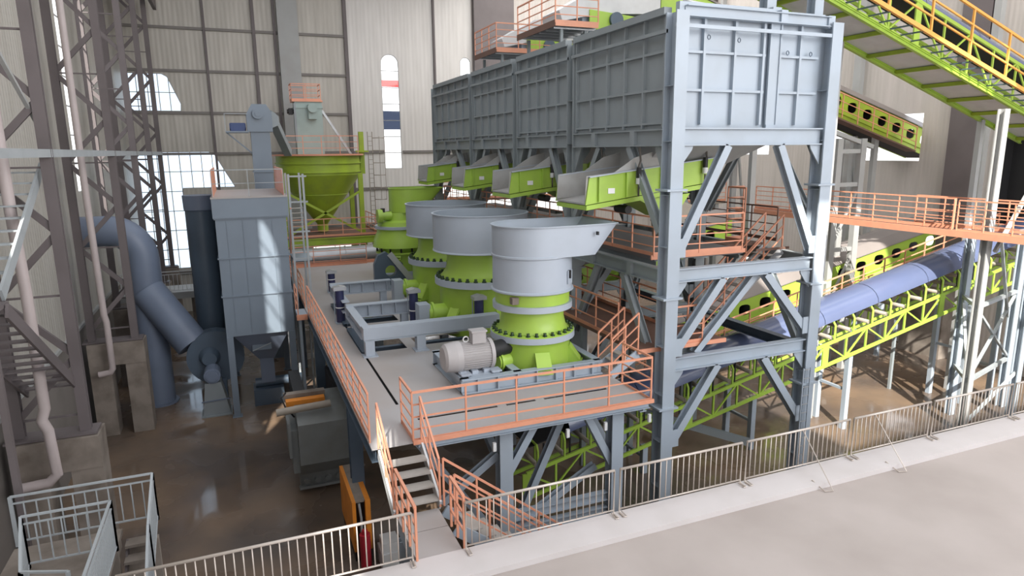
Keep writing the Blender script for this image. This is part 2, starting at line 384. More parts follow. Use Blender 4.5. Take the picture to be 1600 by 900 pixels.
# roof out of view; its hole is added and shaped to aim the sun
struct('ceiling', MB().prism([(-6.6, -22, 26), (36, -22, 26), (36, 53.3, 26), (-6.6, 53.3, 26)], (0, 0, .2),
       [[(7, -12.5, 26), (21, -12.5, 26), (21, 4.5, 26), (12.2, 4.5, 26), (12.2, -2.8, 26), (7, -2.8, 26)]]), COLM)

# ------------------------------------------------------------------ concrete platform in the foreground
pl = MB().box(-2.35, 40, -12, 10.25, 0, 3.68).box(-2.35, 40, 10.25, 10.95, 0, 3.8)
struct('floor_upper', MB().box(-2.35, 40, -12, 10.25, 0, 3.68), CONC, label='pale concrete upper floor in the foreground')
struct('trim_kerb', MB().box(-2.35, 40, 10.2501, 11.08, 0, 3.8), CURB, label='pale concrete kerb along the platform edge')

def fence(label, x0, x1, y=11.0, z=3.8, struts=(), h=1.0, feet=True, group='stainless fence sections along the kerb'):
    root = thing('barrier_fence', label, 'fence', (x0, y, z), group)
    g = .03
    MB().tube((x0+.03, y, z+h), (x1-.03, y, z+h), .028).build('top_rail', STAIN, root)
    MB().tube((x0+.03, y, z+.10), (x1-.03, y, z+.10), .018).build('bottom_rail', STAIN, root)
    for x, s_ in ((x0+.03, 1), (x1-.03, -1)):
        MB().path([(x, y-.2, z+.02), (x, y-.02, z+.02), (x, y, z+.06), (x, y, z+h)], .02).build('end_post', STAIN, root)
        MB().path([(x, y-.2, z+.02), (x+s_*.06, y-.2, z+.02), (x+s_*.05, y, z+.04)], .012, 6).build('foot', STAIN, root)
    n = int((x1-x0)/.145); b0 = None
    for i in range(1, n):
        x = x0+(x1-x0)*i/n
        if b0 is None:
            b0 = MB().tube((0, 0, .10), (0, 0, h), .013, 6).build('baluster', STAIN, None)
            b0.parent = root; b0.matrix_parent_inverse = root.matrix_world.inverted(); b0.location = (x, y, z)
        else: put(b0, (x, y, z), root)
    for x in struts:
        MB().path([(x, y, z+h), (x+.05, y-.95, z-.10), (x-.15, y-.9, z-.10), (x-.18, y-.55, z+.02)], .014, 6).build('strut', STAIN, root)
    return root
fence('stainless barrier fence beside the walkway, right of the orange stair rail', 3.47, 6.78)
fence('stainless barrier fence section in front of the tall bin column', 6.86, 10.1)
fence('stainless barrier fence section with a slanting strut, in front of the bin ladder', 10.18, 13.4, struts=(11.85,))
fence('stainless barrier fence section with a slanting strut, in front of the floor puddle', 13.48, 16.25, struts=(14.2,))
fence('stainless barrier fence section in front of the pale trestle legs', 16.33, 19.55)
fence('stainless barrier fence section at the right edge of the photo', 19.63, 23.2)
fence('stainless barrier fence section left of the walkway, nearest the bottom edge', -2.3, 2.5, y=11.05)

# ------------------------------------------------------------------ main deck
DZ = 4.7
deck = thing('steel_deck', 'large grey steel deck on columns carrying the crushers', 'platform', (2.35, 14.2, 0))
holes = []
def slab_rect(x0, x1, y0, y1): return [(x0, y0, DZ-.02), (x1, y0, DZ-.02), (x1, y1, DZ-.02), (x0, y1, DZ-.02)]
ho = [slab_rect(3.9, 5.0, 21.75, 24.4), slab_rect(5.4, 8.0, 21.9, 22.9), slab_rect(3.95, 5.6, 25.7, 28.8), slab_rect(3.46, 3.54, 16.7, 29),
      slab_rect(3.75, 5.9, 15.46, 15.59), slab_rect(6.15, 7.0, 15.46, 15.59), slab_rect(7.25, 9.2, 15.46, 15.59), slab_rect(6.2, 6.9, 23.3, 27.6)]
MB().prism(slab_rect(2.35, 9.85, 14.2, 41), (0, 0, .02), ho).build('deck_plate', DECK, deck)
MB().box(3.6, 9.4, 15.4, 15.68, 4.5, 4.62).build('slot_shade_strip', SLOT, deck); MB().box(3.4, 3.6, 16.5, 29.2, 4.5, 4.62).build('slot_shade_strip', SLOT, deck)  # black strips added below the slots so they read as shade
mb = MB(); mb.ibeam((3.45, 14.32, 4.58), (9.8, 14.32, 4.58), .2, .18); mb.build('edge_beam', GREY, deck)
MB().ibeam((2.45, 14.3, 4.5), (2.45, 41, 4.5), .2, .34).build('edge_beam', DUCTD, deck)
MB().ibeam((9.7, 14.4, 4.5), (9.7, 41, 4.5), .2, .34).build('edge_beam', GREY, deck)
for y in (18.5, 22.7, 27, 31.5, 36): MB().ibeam((2.5, y, 4.42), (9.6, y, 4.42), .2, .3).build('cross_beam', DUCTD, deck)
def hcol(root, x, y, z0, z1, w=.36, d=.36, m=GREY, name='column'):
    return MB().ibeam((x, y, z0), (x, y, z1), w, d, up=(0, 1, 0), tf=.035, tw=.03).build(name, m, root)
for x in (5.85, 9.15):
    for y in (14.95, 22.7, 31.5, 40.5): hcol(deck, x, y, 0, 4.35)
for y in (18.5, 27, 36): hcol(deck, 2.6, y, 0, 4.35, m=DUCTD)
for a, b in (((5.95, 15, 3.0), (6.75, 15, 4.3)), ((9.05, 15, 2.75), (8.25, 15, 4.3)), ((5.75, 15.1, 3.6), (4.3, 15.5, 2.3)),
             ((6.0, 15.6, .8), (8.9, 15.6, 2.4)), ((5.85, 15.3, 3.2), (5.85, 17.6, 4.3)), ((9.15, 15.3, 3.0), (9.15, 17.6, 4.3)),
             ((3.6, 16.2, 4.2), (6.0, 16.2, .6)), ((6.4, 16.0, .4), (8.2, 16.0, 4.2))):
    MB().ibeam(a, b, .2, .2, up=(0, 1, 0)).build('brace', GREY, deck)
for z in (1.75, 1.3): MB().ibeam((6.05, 15.0, z), (8.95, 15.0, z), .2, .24).build('low_tie', GREY, deck)
for x in (5.3, 7.3, 8.4, 9.75): MB().box(x-.04, x+.04, 14.15, 14.22, 4.12, 4.34).build('drain_spout', WHITE, deck)
MB().box(3.3, 9.86, 14.14, 14.2, 4.66, 4.76).build('kick_plate', ORANGE, deck)
MB().box(2.3, 9.8, 40.5, 40.56, 4.68, 4.9).build('kick_plate', ORANGE, deck)

railing('orange guard rail across the front edge of the crusher deck', [(3.32, 14.25, 4.7), (9.82, 14.25, 4.7), (9.82, 15.7, 4.7)], 1.2, 4, 1.35, toe=.07)
railing('long orange guard rail down the left edge of the crusher deck', [(2.38, 14.6, 4.7), (2.38, 28.2, 4.7)], 1.2, 4, 1.05)
railing('orange guard rail on the far left edge of the deck beyond the collector gangway', [(2.38, 29.6, 4.7), (2.38, 40.3, 4.7), (7.0, 40.3, 4.7)], 1.2, 4, 1.5)
railing('short orange rail at the left deck corner above the stairs', [(3.32, 14.25, 4.7), (3.32, 15.4, 4.7)], 1.2, 4, .8)
# stairs from the deck down to the walkway plate, seen below the deck corner
flight('grey steel stairs of five treads from deck down to walkway plate', (2.5, 12.75, 3.8), (2.5, 14.2, 4.7), 1.0, (1, 0, 0), 5, tm=TREAD,
       rl='orange handrail of the stairs at the deck corner', m=WHITE)
wk = thing('walkway_plate', 'flat grey steel walkway plate joining the stairs to the kerb', 'walkway', (2.5, 11, 3.7))
MB().box(2.55, 3.45, 11.09, 12.0, 3.70, 3.78).build('plate', DECK, wk); MB().box(2.55, 3.45, 12.02, 12.75, 3.70, 3.78).build('plate', DECK, wk)
for x in (2.6, 3.4): MB().box(x-.05, x+.05, 11.1, 12.7, 3.45, 3.70).build('bearer', GREY, wk)
for x in (2.6, 3.4): hcol(wk, x, 12.4, 0, 3.45, .2, .2, GREY, 'leg')
railing('orange rail along the left side of the walkway plate', [(2.55, 11.05, 3.78), (2.55, 12.7, 3.78)], 1.1, 3, .55, toe=0, t=.05)
# second stair going down to the floor on the right of the walkway
flight('grey steel stairs going down to the floor right of the walkway', (6.6, 12.0, 1.4), (3.6, 12.0, 3.78), .8, (0, 1, 0), 10,
       m=GREY, tm=TREAD, rl='orange handrail of the stairs down behind the fence')
railing('orange landing rail right of the walkway plate end', [(3.5, 11.1, 3.78), (3.5, 11.95, 3.78)], 1.1, 3, .45, toe=0, t=.05)

# ------------------------------------------------------------------ crushers
def bolts(root, cx, cy, z, r, n, m=BOLT, s=.05):
    b0 = None
    for i in range(n):
        a = 2*pi*i/n
        if b0 is None:
            b0 = MB().tube((0, 0, 0), (0, 0, .13), s, 6).tube((0, 0, .0), (0, 0, .05), s*1.5, 6).build('bolt', m, None)
            b0.parent = root; b0.matrix_parent_inverse = root.matrix_world.inverted(); b0.location = (cx+r*cos(a), cy+r*sin(a), z)
        else: put(b0, (cx+r*cos(a), cy+r*sin(a), z), root)
def ring(root, name, m, c, r, z0, z1, t=.1, lip=0):
    prof = [(r-t, z0), (r, z0), (r, z1), (r-t, z1), (r-t, z0)]
    return MB().lathe(prof, c).build(name, m, root)
def foot_bracket(root, cx, cy, a, r, z0, z1, m=GREEN, out=.55):
    d = V(cos(a), sin(a), 0); s_ = V(-sin(a), cos(a), 0); c = V(cx, cy, 0); mb = MB()
    for k in (-1, 1):
        o = s_*.2*k
        mb.prism([c+d*(r-.1)+o+V(0, 0, z0), c+d*(r+out)+o+V(0, 0, z0), c+d*(r+out)+o+V(0, 0, z0+.10), c+d*(r)+o+V(0, 0, z1), c+d*(r-.1)+o+V(0, 0, z1)], s_*.04)
    mb.bar(c+d*(r+out-.02)+V(0, 0, z0+.10), c+d*(r+.02)+V(0, 0, z1), .42, .04, up=(0, 0, 1))
    mb.bar(c+d*(r-.1)+V(0, 0, z0+.03), c+d*(r+out+.06)+V(0, 0, z0+.03), .5, .06)
    return mb.build('foot_bracket', m, root)
def electric_motor(root, c, r, L, dirx=1, m=MOTOR, axis='X'):
    """horizontal finned motor, parts under root"""
    x, y, z = c; e = V(1, 0, 0) if axis == 'X' else V(0, 1, 0); C = V(*c)
    b = MB().tube(C-e*L*.36, C+e*L*.45, r*.9, 32)
    n = 36
    for i in range(n):
        a = 2*pi*i/n; q = (V(0, cos(a), sin(a)) if axis == 'X' else V(cos(a), 0, sin(a)))
        b.bar(C-e*L*.33+q*r*.95, C+e*L*.42+q*r*.95, .02, .02)
    mo = b.build('motor_body', m, root)
    MB().tube(C-e*L*.55, C-e*L*.34, r*.93, 32, r*1.04).tube(C-e*L*.34, C-e*L*.22, r*1.04, 32).tube(C-e*L*.60, C-e*L*.55, r*.75, 32, r*.93).build('fan_cowl', m, mo)
    MB().tube(C+e*L*.42, C+e*L*.5, r*1.02, 32).build('end_shield', m, mo)
    MB().tube(C+e*L*.5, C+e*(L*.5+.22), r*.25, 16).build('shaft', DARK, root)
    tb = MB().box(x+.03, x+.43, y-.25, y+.05, z+r*.9, z+r+.28).box(x, x+.46, y-.28, y+.08, z+r+.28, z+r+.33).build('terminal_box', m, mo)
    MB().path([C+V(-.1, -.02, r*.9)+V(.08*cos(a), 0, .1+.08*sin(a)) for a in [2*pi*i/10 for i in range(11)]], .02, 6).build('lifting_eye', SIGNW, mo)
    return mo

def crusher_one():
    cx, cy = 8.07, 18.1; c = (cx, cy, 0)
    t = thing('cone_crusher', 'nearest green cone crusher with tall grey hopper and side spout', 'crusher', (cx, cy, 4.7), 'cone crushers in a row on the deck')
    # skid
    mb = MB()
    for y in (16.72, 19.55): mb.ibeam((5.3, y, 4.93), (9.7, y, 4.93), .24, .42)
    for x in (5.42, 9.6, 7.0): mb.ibeam((x, 16.7, 4.93), (x, 19.6, 4.93), .24, .42)
    for i in range(7): mb.box(5.75+i*.6, 5.78+i*.6, 16.61, 16.72, 4.75, 5.12)
    mb.build('skid_frame', GREY, t)
    MB().prism([(6.9, 16.84, 4.93), (9.5, 16.84, 4.93), (9.5, 19.5, 4.93), (6.9, 19.5, 4.93)], (0, 0, .03),
               [[(cx+1.22*cos(a), cy+1.22*sin(a), 4.93) for a in [2*pi*i/32 for i in range(32)]], [(9.32, 17.1, 4.93), (9.45, 17.1, 4.93), (9.45, 18.9, 4.93), (9.32, 18.9, 4.93)]]).build('skid_plate', GREY, t)
    MB().lathe([(1.02, 4.8), (1.14, 4.8), (1.14, 5.62), (1.2, 5.72), (1.24, 5.76), (.9, 5.76)], c).build('lower_shell', GREEN, t)
    fg = ring(t, 'clamp_flange', HOP, c, 1.29, 5.78, 5.96, .3)
    MB().lathe([(1.27, 5.96), (1.27, 5.99), (1.1, 6.02), (1.02, 6.12), (.96, 6.37), (.95, 6.7)], c).build('upper_shell', GREEN, t)
    bolts(fg, cx, cy, 5.97, 1.18, 30)
    ring(t, 'dust_ring', HOP, c, 1.21, 6.68, 6.86, .25)
    MB().lathe([(1.12, 6.86), (1.13, 7.24), (.9, 7.24)], c).build('adjustment_collar', GREEN, t)
    MB().box(cx-1.0, cx-.8, cy-.85, cy-.65, 6.95, 7.15).build('collar_clip', PED, t)
    MB().lathe([(1.22, 7.21), (1.25, 7.23), (1.25, 7.27), (1.20, 7.30), (1.19, 8.27), (1.17, 8.27), (1.17, 7.23), (1.22, 7.21)], c).build('hopper', HOP, t)
    # upper hopper with spout towards +X
    n = 96; R = 1.2; bot = []; top = []; cir = []
    def prow(a, tip):
        ca, sa = cos(a), sin(a)
        return (max(R*ca, tip*min(1, ca*2.2)), R*sa) if ca > 0 else (R*ca, R*sa)
    for i in range(n):
        a = 2*pi*i/n; q, p = prow(a, 1.58), prow(a, 2.3)
        cir.append((cx+R*.98*cos(a), cy+R*.98*sin(a), 8.29)); bot.append((cx+q[0], cy+q[1], 8.28)); top.append((cx+p[0], cy+p[1], 9.17))
    def inset(L, k=.97): return [(cx+(x-cx)*k, cy+(y-cy)*k, z) for x, y, z in L]
    bi, ti = inset(bot), inset(top)
    vs = cir+bot+top+ti+bi; fs = [(j*n+i, j*n+(i+1) % n, (j+1)*n+(i+1) % n, (j+1)*n+i) for j in range(4) for i in range(n)]
    MB().add(vs, fs, True).build('spout_hopper', HOP, t)
    MB().lathe([(R+.0, 8.24), (R+.03, 8.26), (R+.03, 8.31), (R, 8.33)], c).build('seam_flange', HOP, t)
    mb = MB()
    for i in range(n):
        p, q = V(*top[i]), V(*top[(i+1) % n]); mb.bar(p, q, .09, .025)
    mb.build('rim', HOP, t)
    def plate(a, z0, z1, w, out, m_, nm, par=None):
        d = V(cos(a), sin(a), 0); p = V(cx, cy, 0)+d*(R+out/2)+V(0, 0, 0)
        return MB().bar(p+V(0, 0, z0), p+V(0, 0, z1), w, out, up=d).build(nm, m_, par or t)
    ht = plate(radians(-48), 7.45, 7.85, .34, .025, HOP, 'hatch'); plate(radians(-52), 7.62, 7.86, .03, .09, DARK, 'hatch_handle', ht)
    MB().box(cx+1.5, cx+1.55, cy-1.30, cy-1.2, 8.88, 8.98).build('lifting_lug', DARK, t)
    for a in (-1.75, -.55, 1.0, 2.6): foot_bracket(t, cx, cy, a, 1.12, 4.95, 5.5, out=.36)
    MB().tube((cx-1.42, cy-.55, 5.22), (cx-.9, cy-.4, 5.22), .25, 20).tube((cx-1.34, cy-.53, 5.22), (cx-1.28, cy-.52, 5.22), .30, 20).build('countershaft_housing', GREEN, t)
    MB().tube((cx-1.62, cy-.62, 5.62), (cx-.95, cy-.4, 5.62), .25, 18).build('drive_guard', DARK, t)
    # its own motor on a stand
    mt = thing('electric_motor', 'grey finned electric motor beside the nearest crusher', 'motor', (6.2, 17.6, 5.16))
    electric_motor(mt, (5.78, 17.4, 5.58), .43, 1.32)
    mb = MB().box(5.35, 6.5, 17.05, 17.85, 4.95, 5.10); mb.box(5.4, 6.4, 17.1, 17.8, 5.10, 5.16)
    for x in (5.5, 6.4): mb.box(x-.1, x+.1, 16.85, 17.1, 5.0, 5.2).box(x-.15, x+.15, 16.8, 17.15, 5.18, 5.22)
    mb.build('motor_stand', HOP, mt)
    mb = MB().box(5.6, 6.3, 16.85, 17.05, 4.98, 5.14).build('stand_rail', HOP, mt)
    for x in (5.5, 5.85, 6.2): MB().box(x-.12, x+.06, 17.0, 17.2, 5.14, 5.24).build('motor_foot', HOP, mt)
crusher_one()

def crusher_big(cx, cy, label, side_label, rot=0):
    c = (cx, cy, 0)
    t = thing('cone_crusher', label, 'crusher', (cx, cy, 4.7), 'cone crushers in a row on the deck')
    MB().lathe([(1.42, 4.5), (1.58, 4.5), (1.60, 4.9), (1.6, 6.2), (1.66, 6.38), (1.3, 6.38)], c).build('lower_shell', GREEN, t)
    fg = ring(t, 'clamp_flange', HOP, c, 1.78, 6.38, 6.62, .3)
    MB().lathe([(1.62, 6.62), (1.55, 6.66), (1.42, 6.82), (1.33, 7.0), (1.30, 7.3), (1.30, 7.66)], c).build('upper_shell', GREEN, t)
    bolts(fg, cx, cy, 6.62, 1.66, 34, s=.055)
    MB().lathe([(1.78, 7.62), (1.83, 7.64), (1.82, 7.68), (1.80, 7.7), (1.80, 9.0), (1.84, 9.0), (1.84, 9.03), (1.76, 9.03), (1.74, 7.7), (1.2, 7.62), (1.78, 7.62)], c, 64).build('hopper', HOP, t)
    d_ = V(cos(radians(-62)), sin(radians(-62)), 0); p_ = V(cx, cy, 0)+d_*1.81; MB().bar(p_+V(0, 0, 8.0), p_+V(0, 0, 8.42), .4, .04, up=d_).build('hatch', HOP, t)
    for a in (-1.45, -2.6, -.4, 1.5): foot_bracket(t, cx, cy, a, 1.55, 4.9, 5.6, out=.45)
    MB().tube((cx-2.25, cy-.25, 5.35), (cx-1.4, cy-.2, 5.35), .34, 24).tube((cx-2.1, cy-.25, 5.35), (cx-2.02, cy-.25, 5.35), .42, 24).build('countershaft_housing', GREEN, t)
    MB().box(cx-2.62, cx-2.2, cy-.5, cy+.1, 4.75, 5.75).build('drive_guard', HOP, t)
    MB().box(cx+.0, cx+.28, cy-1.72, cy-1.6, 5.85, 6.05).build('name_plate', SIGNW, t)
    MB().box(cx+1.15, cx+1.45, cy-1.2, cy-.8, 6.7, 7.4).build('side_box', HOP, t)
    return t
crusher_big(8.5, 23.9, 'second green cone crusher with wide round grey hopper, behind the nearest one', '')
crusher_big(8.7, 29.0, 'third green cone crusher, its wide grey hopper half hidden by the second', '')

def crusher_four():
    cx, cy = 8.05, 35.5; c = (cx, cy, 0); c2 = (cx+.45, cy, 0)
    t = thing('cone_crusher', 'farthest cone crusher, all green with a green spouted hopper', 'crusher', (cx, cy, 4.7), 'cone crushers in a row on the deck')
    MB().lathe([(1.0, 4.5), (1.0, 5.5), (1.15, 5.8), (1.15, 6.0), (1.35, 6.0), (1.35, 6.1), (.9, 6.1)], c).build('lower_shell', GREEN, t)
    MB().lathe([(1.15, 6.1), (1.2, 6.3), (1.5, 6.34), (1.42, 6.75), (1.25, 7.1), (1.25, 7.3)], c).build('bowl', GREEN, t)
    ring(t, 'clamp_flange', HOP, c, 1.34, 7.3, 7.45, .2)
    MB().lathe([(1.2, 7.45), (1.15, 7.65), (.85, 7.75), (.8, 8.15)], c).build('upper_shell', GREEN, t)
    n = 48; R = .98; bot = []; top = []
    for i in range(n):
        a = 2*pi*i/n; ca, sa = cos(a), sin(a)
        bot.append((c2[0]+R*ca, cy+R*sa, 8.15)); top.append((c2[0]+(max(R*ca, 1.75*min(1, ca*1.8)) if ca > 0 else R*ca), cy+R*sa, 9.4))
    def inset(L, k=.96): return [(c2[0]+(x-c2[0])*k, cy+(y-cy)*k, z) for x, y, z in L]
    vs = bot+top+inset(top)+inset(bot)
    MB().add(vs, [(j*n+i, j*n+(i+1) % n, (j+1)*n+(i+1) % n, (j+1)*n+i) for j in range(3) for i in range(n)], True).build('hopper', GREEN, t)
    mb = MB()
    for i in range(n): mb.bar(top[i], top[(i+1) % n], .08, .03)
    mb.build('rim', GREEN, t)
    MB().tube((6.75, 35.0, 8.0), (7.0, 35.0, 8.0), .36, 20).tube((7.0, 35.0, 8.0), (7.5, 35.0, 8.0), .22, 16).build('adjuster_motor', GREEN, t)
    MB().box(6.95, 7.15, 34.9, 35.1, 8.0, 8.4).build('adjuster_bracket', DARK, t)
    for a in (-2.0, -1.2, -2.8): foot_bracket(t, cx, cy, a, 1.1, 5.75, 6.2, out=.25)
    MB().box(6.9, 9.2, 34.2, 34.5, 4.7, 5.05).build('base_beam', GREY, t)
    for i in range(8):
        a = -pi+pi*i/7; MB().box(cx+1.3*cos(a)-.04, cx+1.3*cos(a)+.04, cy+1.3*sin(a)-.04, cy+1.3*sin(a)+.04, 6.1, 6.32).build('bolt', DARK, t)
crusher_four()
bgd = thing('belt_guard', 'slate grey drive belt guard with a round hole, beside the farthest crusher', 'guard', (6.2, 32.5, 4.7))
def circ(cx, cz, y, r, n=20): return [(cx+r*cos(2*pi*i/n), y, cz+r*sin(2*pi*i/n)) for i in range(n)]
MB().prism([(5.95, 32.2, 4.72), (5.95, 32.2, 5.9), (6.15, 32.2, 6.35), (6.55, 32.2, 6.5), (7.35, 32.2, 5.9), (7.55, 32.2, 4.72)], (0, .35, 0), [circ(6.75, 5.55, 32.2, .28)]).build('guard_plate', DUCTD, bgd)
MB().bar((6.7, 32.15, 6.42), (7.95, 32.0, 4.75), .28, .12, up=(0, 1, 0)).build('guard_edge', SILVER, bgd)
MB().box(5.2, 7.9, 31.9, 32.15, 4.7, 4.85).box(5.2, 7.9, 33.0, 33.2, 4.7, 4.85).build('base_frame', GREY, bgd)

# drive support frames between the crushers
def drive_frame(label, x0, x1f, x1b, y0, y1, z=5.68, front_solid=True):
    t = thing('drive_support_frame', label, 'frame', (x0, y0, DZ), 'drive support frames on the deck')
    if front_solid:
        MB().box(x0, x1f, y0, y0+.42, z-.40, z).build('front_beam', HOP, t)
        MB().box(x0+.02, x1f, y0+.02, y0+.4, z-.46, z-.41).build('beam_flange', GREY, t)
        for x in (x0+.18, x0+1.9): MB().box(x-.13, x+.17, y0+.02, y0+.36, DZ+.03, z-.46).box(x-.22, x+.26, y0-.08, y0+.42, DZ, DZ+.035).build('leg', HOP, t)
    MB().ibeam((x0+.12, y0+.42, z-.25), (x0+.12, y1, z-.25), .28, .44).build('side_beam', HOP, t)
    MB().ibeam((x0+.12, y0+.3, DZ+.06), (x0+.12, y1, DZ+.06), .3, .1).build('base_rail', DUCTD, t)
    mb = MB().ibeam((x0, y1, z-.25), (x1b, y1, z-.25), .34, .5)
    for i in range(5): mb.box(x0+.3+i*(x1b-x0-.5)/4, x0+.33+i*(x1b-x0-.5)/4, y1-.16, y1, z-.47, z-.03)
    mb.build('back_beam', HOP, t)
    for x in (x0+.3, x1b-.35): MB().box(x-.14, x+.14, y1-.15, y1+.15, DZ, z-.5).build('leg', HOP, t)
    return t
drive_frame('grey box-beam drive frame on legs left of the second crusher', 3.45, 8.2, 6.0, 21.2, 24.9)
drive_frame('grey ribbed drive frame left of the third crusher', 3.45, 6.0, 6.1, 25.2, 29.4, front_solid=False)
for (x, y, h, lb) in ((3.42, 26.2, 1.45, 'navy hydraulic cylinder with pale cap at the left end of the ribbed frame'),
                      (5.95, 24.5, 1.45, 'navy hydraulic cylinder with pale cap beside the third crusher'),
                      (3.9, 32.4, 1.05, 'navy hydraulic cylinder with pale cap farthest back on the deck'),
                      (7.75, 22.1, 1.5, 'navy hydraulic cylinder mostly hidden behind the grey motor')):
    t = thing('hydraulic_cylinder', lb, 'cylinder', (x, y, DZ), 'capped hydraulic cylinders on the deck')
    ba = MB().tube((x, y, DZ+.05), (x, y, DZ+h-.12), .17, 20).build('barrel', NAVY, t)
    MB().prism([(x-.24, y-.2, DZ+h-.12), (x+.24, y-.2, DZ+h-.12), (x+.24, y-.2, DZ+h+.0), (x, y-.2, DZ+h+.06), (x-.24, y-.2, DZ+h+.0)], (0, .4, 0)).build('cap', SILVER, t)
    MB().box(x-.22, x+.22, y-.2, y+.2, DZ, DZ+.05).build('foot_plate', GREY, t)
    MB().lathe([(.17, .62), (.185, .62), (.185, .66), (.17, .66)], (x, y, DZ), 20).build('clip', SIGNW, ba)
    MB().bar((x-.21, y+.1, DZ+.05), (x-.21, y+.1, DZ+h-.1), .03).build('stay', GREY, t)

# grey duct beyond the deck
t = thing('round_duct', 'light grey horizontal duct beyond the far end of the deck', 'duct', (4, 42, 4.2))
MB().tube((2.0, 42.2, 5.0), (10.5, 42.2, 5.0), .55, 24).build('pipe', SILVER, t)
for x in (3.5, 6, 8.5):
    MB().lathe([(.55, 0), (.58, 0)], (0, 0, 0), 4).v; MB().tube((x, 42.2, 5.0), (x+.06, 42.2, 5.0), .6, 24).build('flange', SILVER, t)
for x in (2.6, 9.6): MB().box(x-.15, x+.15, 42, 42.4, 0, 4.46).build('leg', GREY, t)

# ------------------------------------------------------------------ bin building frame
BX0, BX1 = 11.3, 17.35
YS = [15.8, 21.75, 26.9, 32.7, 39.6]
fr = thing('bin_support_frame', 'tall blue-grey steel frame of columns and braces holding the four bins', 'frame', (BX0, 15.8, 0))
for i, y in enumerate(YS):
    for sx, x in ((0, BX0+.22), (1, BX1-.22)):
        mc = GREY if i == 0 else GREYD
        yy = y+.25
        MB().ibeam((x, yy, 0), (x, yy, 14.95), .42, .5, up=(0, 1, 0), tf=.05, tw=.04).build('column', mc, fr)
        for z in (10.15, 7.0, 3.6): MB().box(x-.34, x+.34, yy-.3, yy+.3, z-.03, z+.03).build('splice_plate', mc, fr)
        if i < 2:
            for z in [1+j*1.5 for j in range(9)]: MB().box(x-.2, x-.02, yy-.2, yy+.2, z, z+.015).build('web_stiffener', mc, fr)
    for z0, z1 in ((11.38, 11.88), (7.45, 7.86), (4.72, 5.14), (14.83, 15.12)):
        MB().ibeam((BX0+.42, y+.2, (z0+z1)/2), (BX1-.42, y+.2, (z0+z1)/2), .26, z1-z0).build('cross_beam', GREY if i == 0 else GREYD, fr)
        if z0 < 14:
            for x, s_ in ((BX0+.42, 1), (BX1-.42, -1)):
                MB().prism([(x, y+.15, z0), (x+s_*.42, y+.15, z0), (x+s_*.38, y+.15, z0-.12), (x, y+.15, z0-.6)], (0, .05, 0)).build('gusset', GREY if i == 0 else GREYD, fr)
    yb = y+.2; m_ = GREY if i == 0 else GREYD
    for a, b in (((13.35, 11.38), (11.75, 8.3)), ((15.3, 11.38), (16.9, 8.1)), ((13.45, 7.45), (11.78, 5.3)), ((15.1, 7.45), (16.9, 5.45)),
                 ((13.4, 4.72), (11.78, 2.4)), ((15.2, 4.72), (16.9, 2.4))):
        MB().ibeam((a[0], yb, a[1]), (b[0], yb, b[1]), .24, .26, up=(0, 1, 0)).build('brace', m_, fr)
        q = V(b[0], yb, b[1]); MB().box(q.x-.2, q.x+.2, yb-.16, yb-.13, q.z-.1, q.z+.45).build('joint_plate', m_, fr)
MB().ibeam((15.05, 16.28, 7.5), (12.75, 16.28, 5.1), .2, .24, up=(0, 1, 0)).build('brace', GREY, fr)
MB().ibeam((17.2, 16.4, 4.7), (17.2, 39.5, 4.7), .3, .34).build('side_beam', DUCTD, fr)

MB().ibeam((13.0, 21.0, 1.6), (17.0, 18.2, .5), .26, .3, up=(0, 1, 0)).build('brace', GREYD, fr)
for x in (BX0+.1, BX1-.1):
    for i in range(4):
        y0, y1 = YS[i]+.5, YS[i+1]
        for z0, z1 in ((11.38, 11.86), (7.4, 7.86)):
            mb = MB().ibeam((x, y0, (z0+z1)/2), (x, y1, (z0+z1)/2), .24, z1-z0)
            ym = (y0+y1)/2
            for yy in (ym-1.2, ym+1.2): mb.box(x-.12, x+.12, yy-.12, yy+.12, z0+.04, z1-.04)
            mb.build('side_beam', GREYD, fr)
        ym = (y0+y1)/2
        for a, b in (((ym-.9, 11.38), (y0+.05, 8.9)), ((ym+.9, 11.38), (y1-.05, 8.9)), ((ym-.7, 7.4), (y0+.1, 4.6)), ((ym+.9, 7.4), (y1-.05, 4.6))):
            MB().ibeam((x+.04, a[0], a[1]), (x+.04, b[0], b[1]), .22, .24, up=(1, 0, 0)).build('brace', GREYD, fr)
        for yy, s_ in ((y0, 1), (y1, -1)): MB().prism([(x, yy, 11.38), (x, yy+s_*.5, 11.38), (x, yy+s_*.4, 11.2), (x, yy, 10.5)], (.06, 0, 0)).build('gusset', GREYD, fr)
# column ladder on the near right column
t = thing('wall_ladder', 'narrow steel ladder on the near right bin column behind the fence', 'ladder', (17.0, 15.5, 0))
for x in (16.72, 17.02): MB().bar((x, 15.68, 0), (x, 15.68, 4.2), .04).build('stile', GREY, t)
for i in range(14): MB().bar((16.72, 15.68, .25+i*.3), (17.02, 15.68, .25+i*.3), .025).build('rung', SILVER, t)

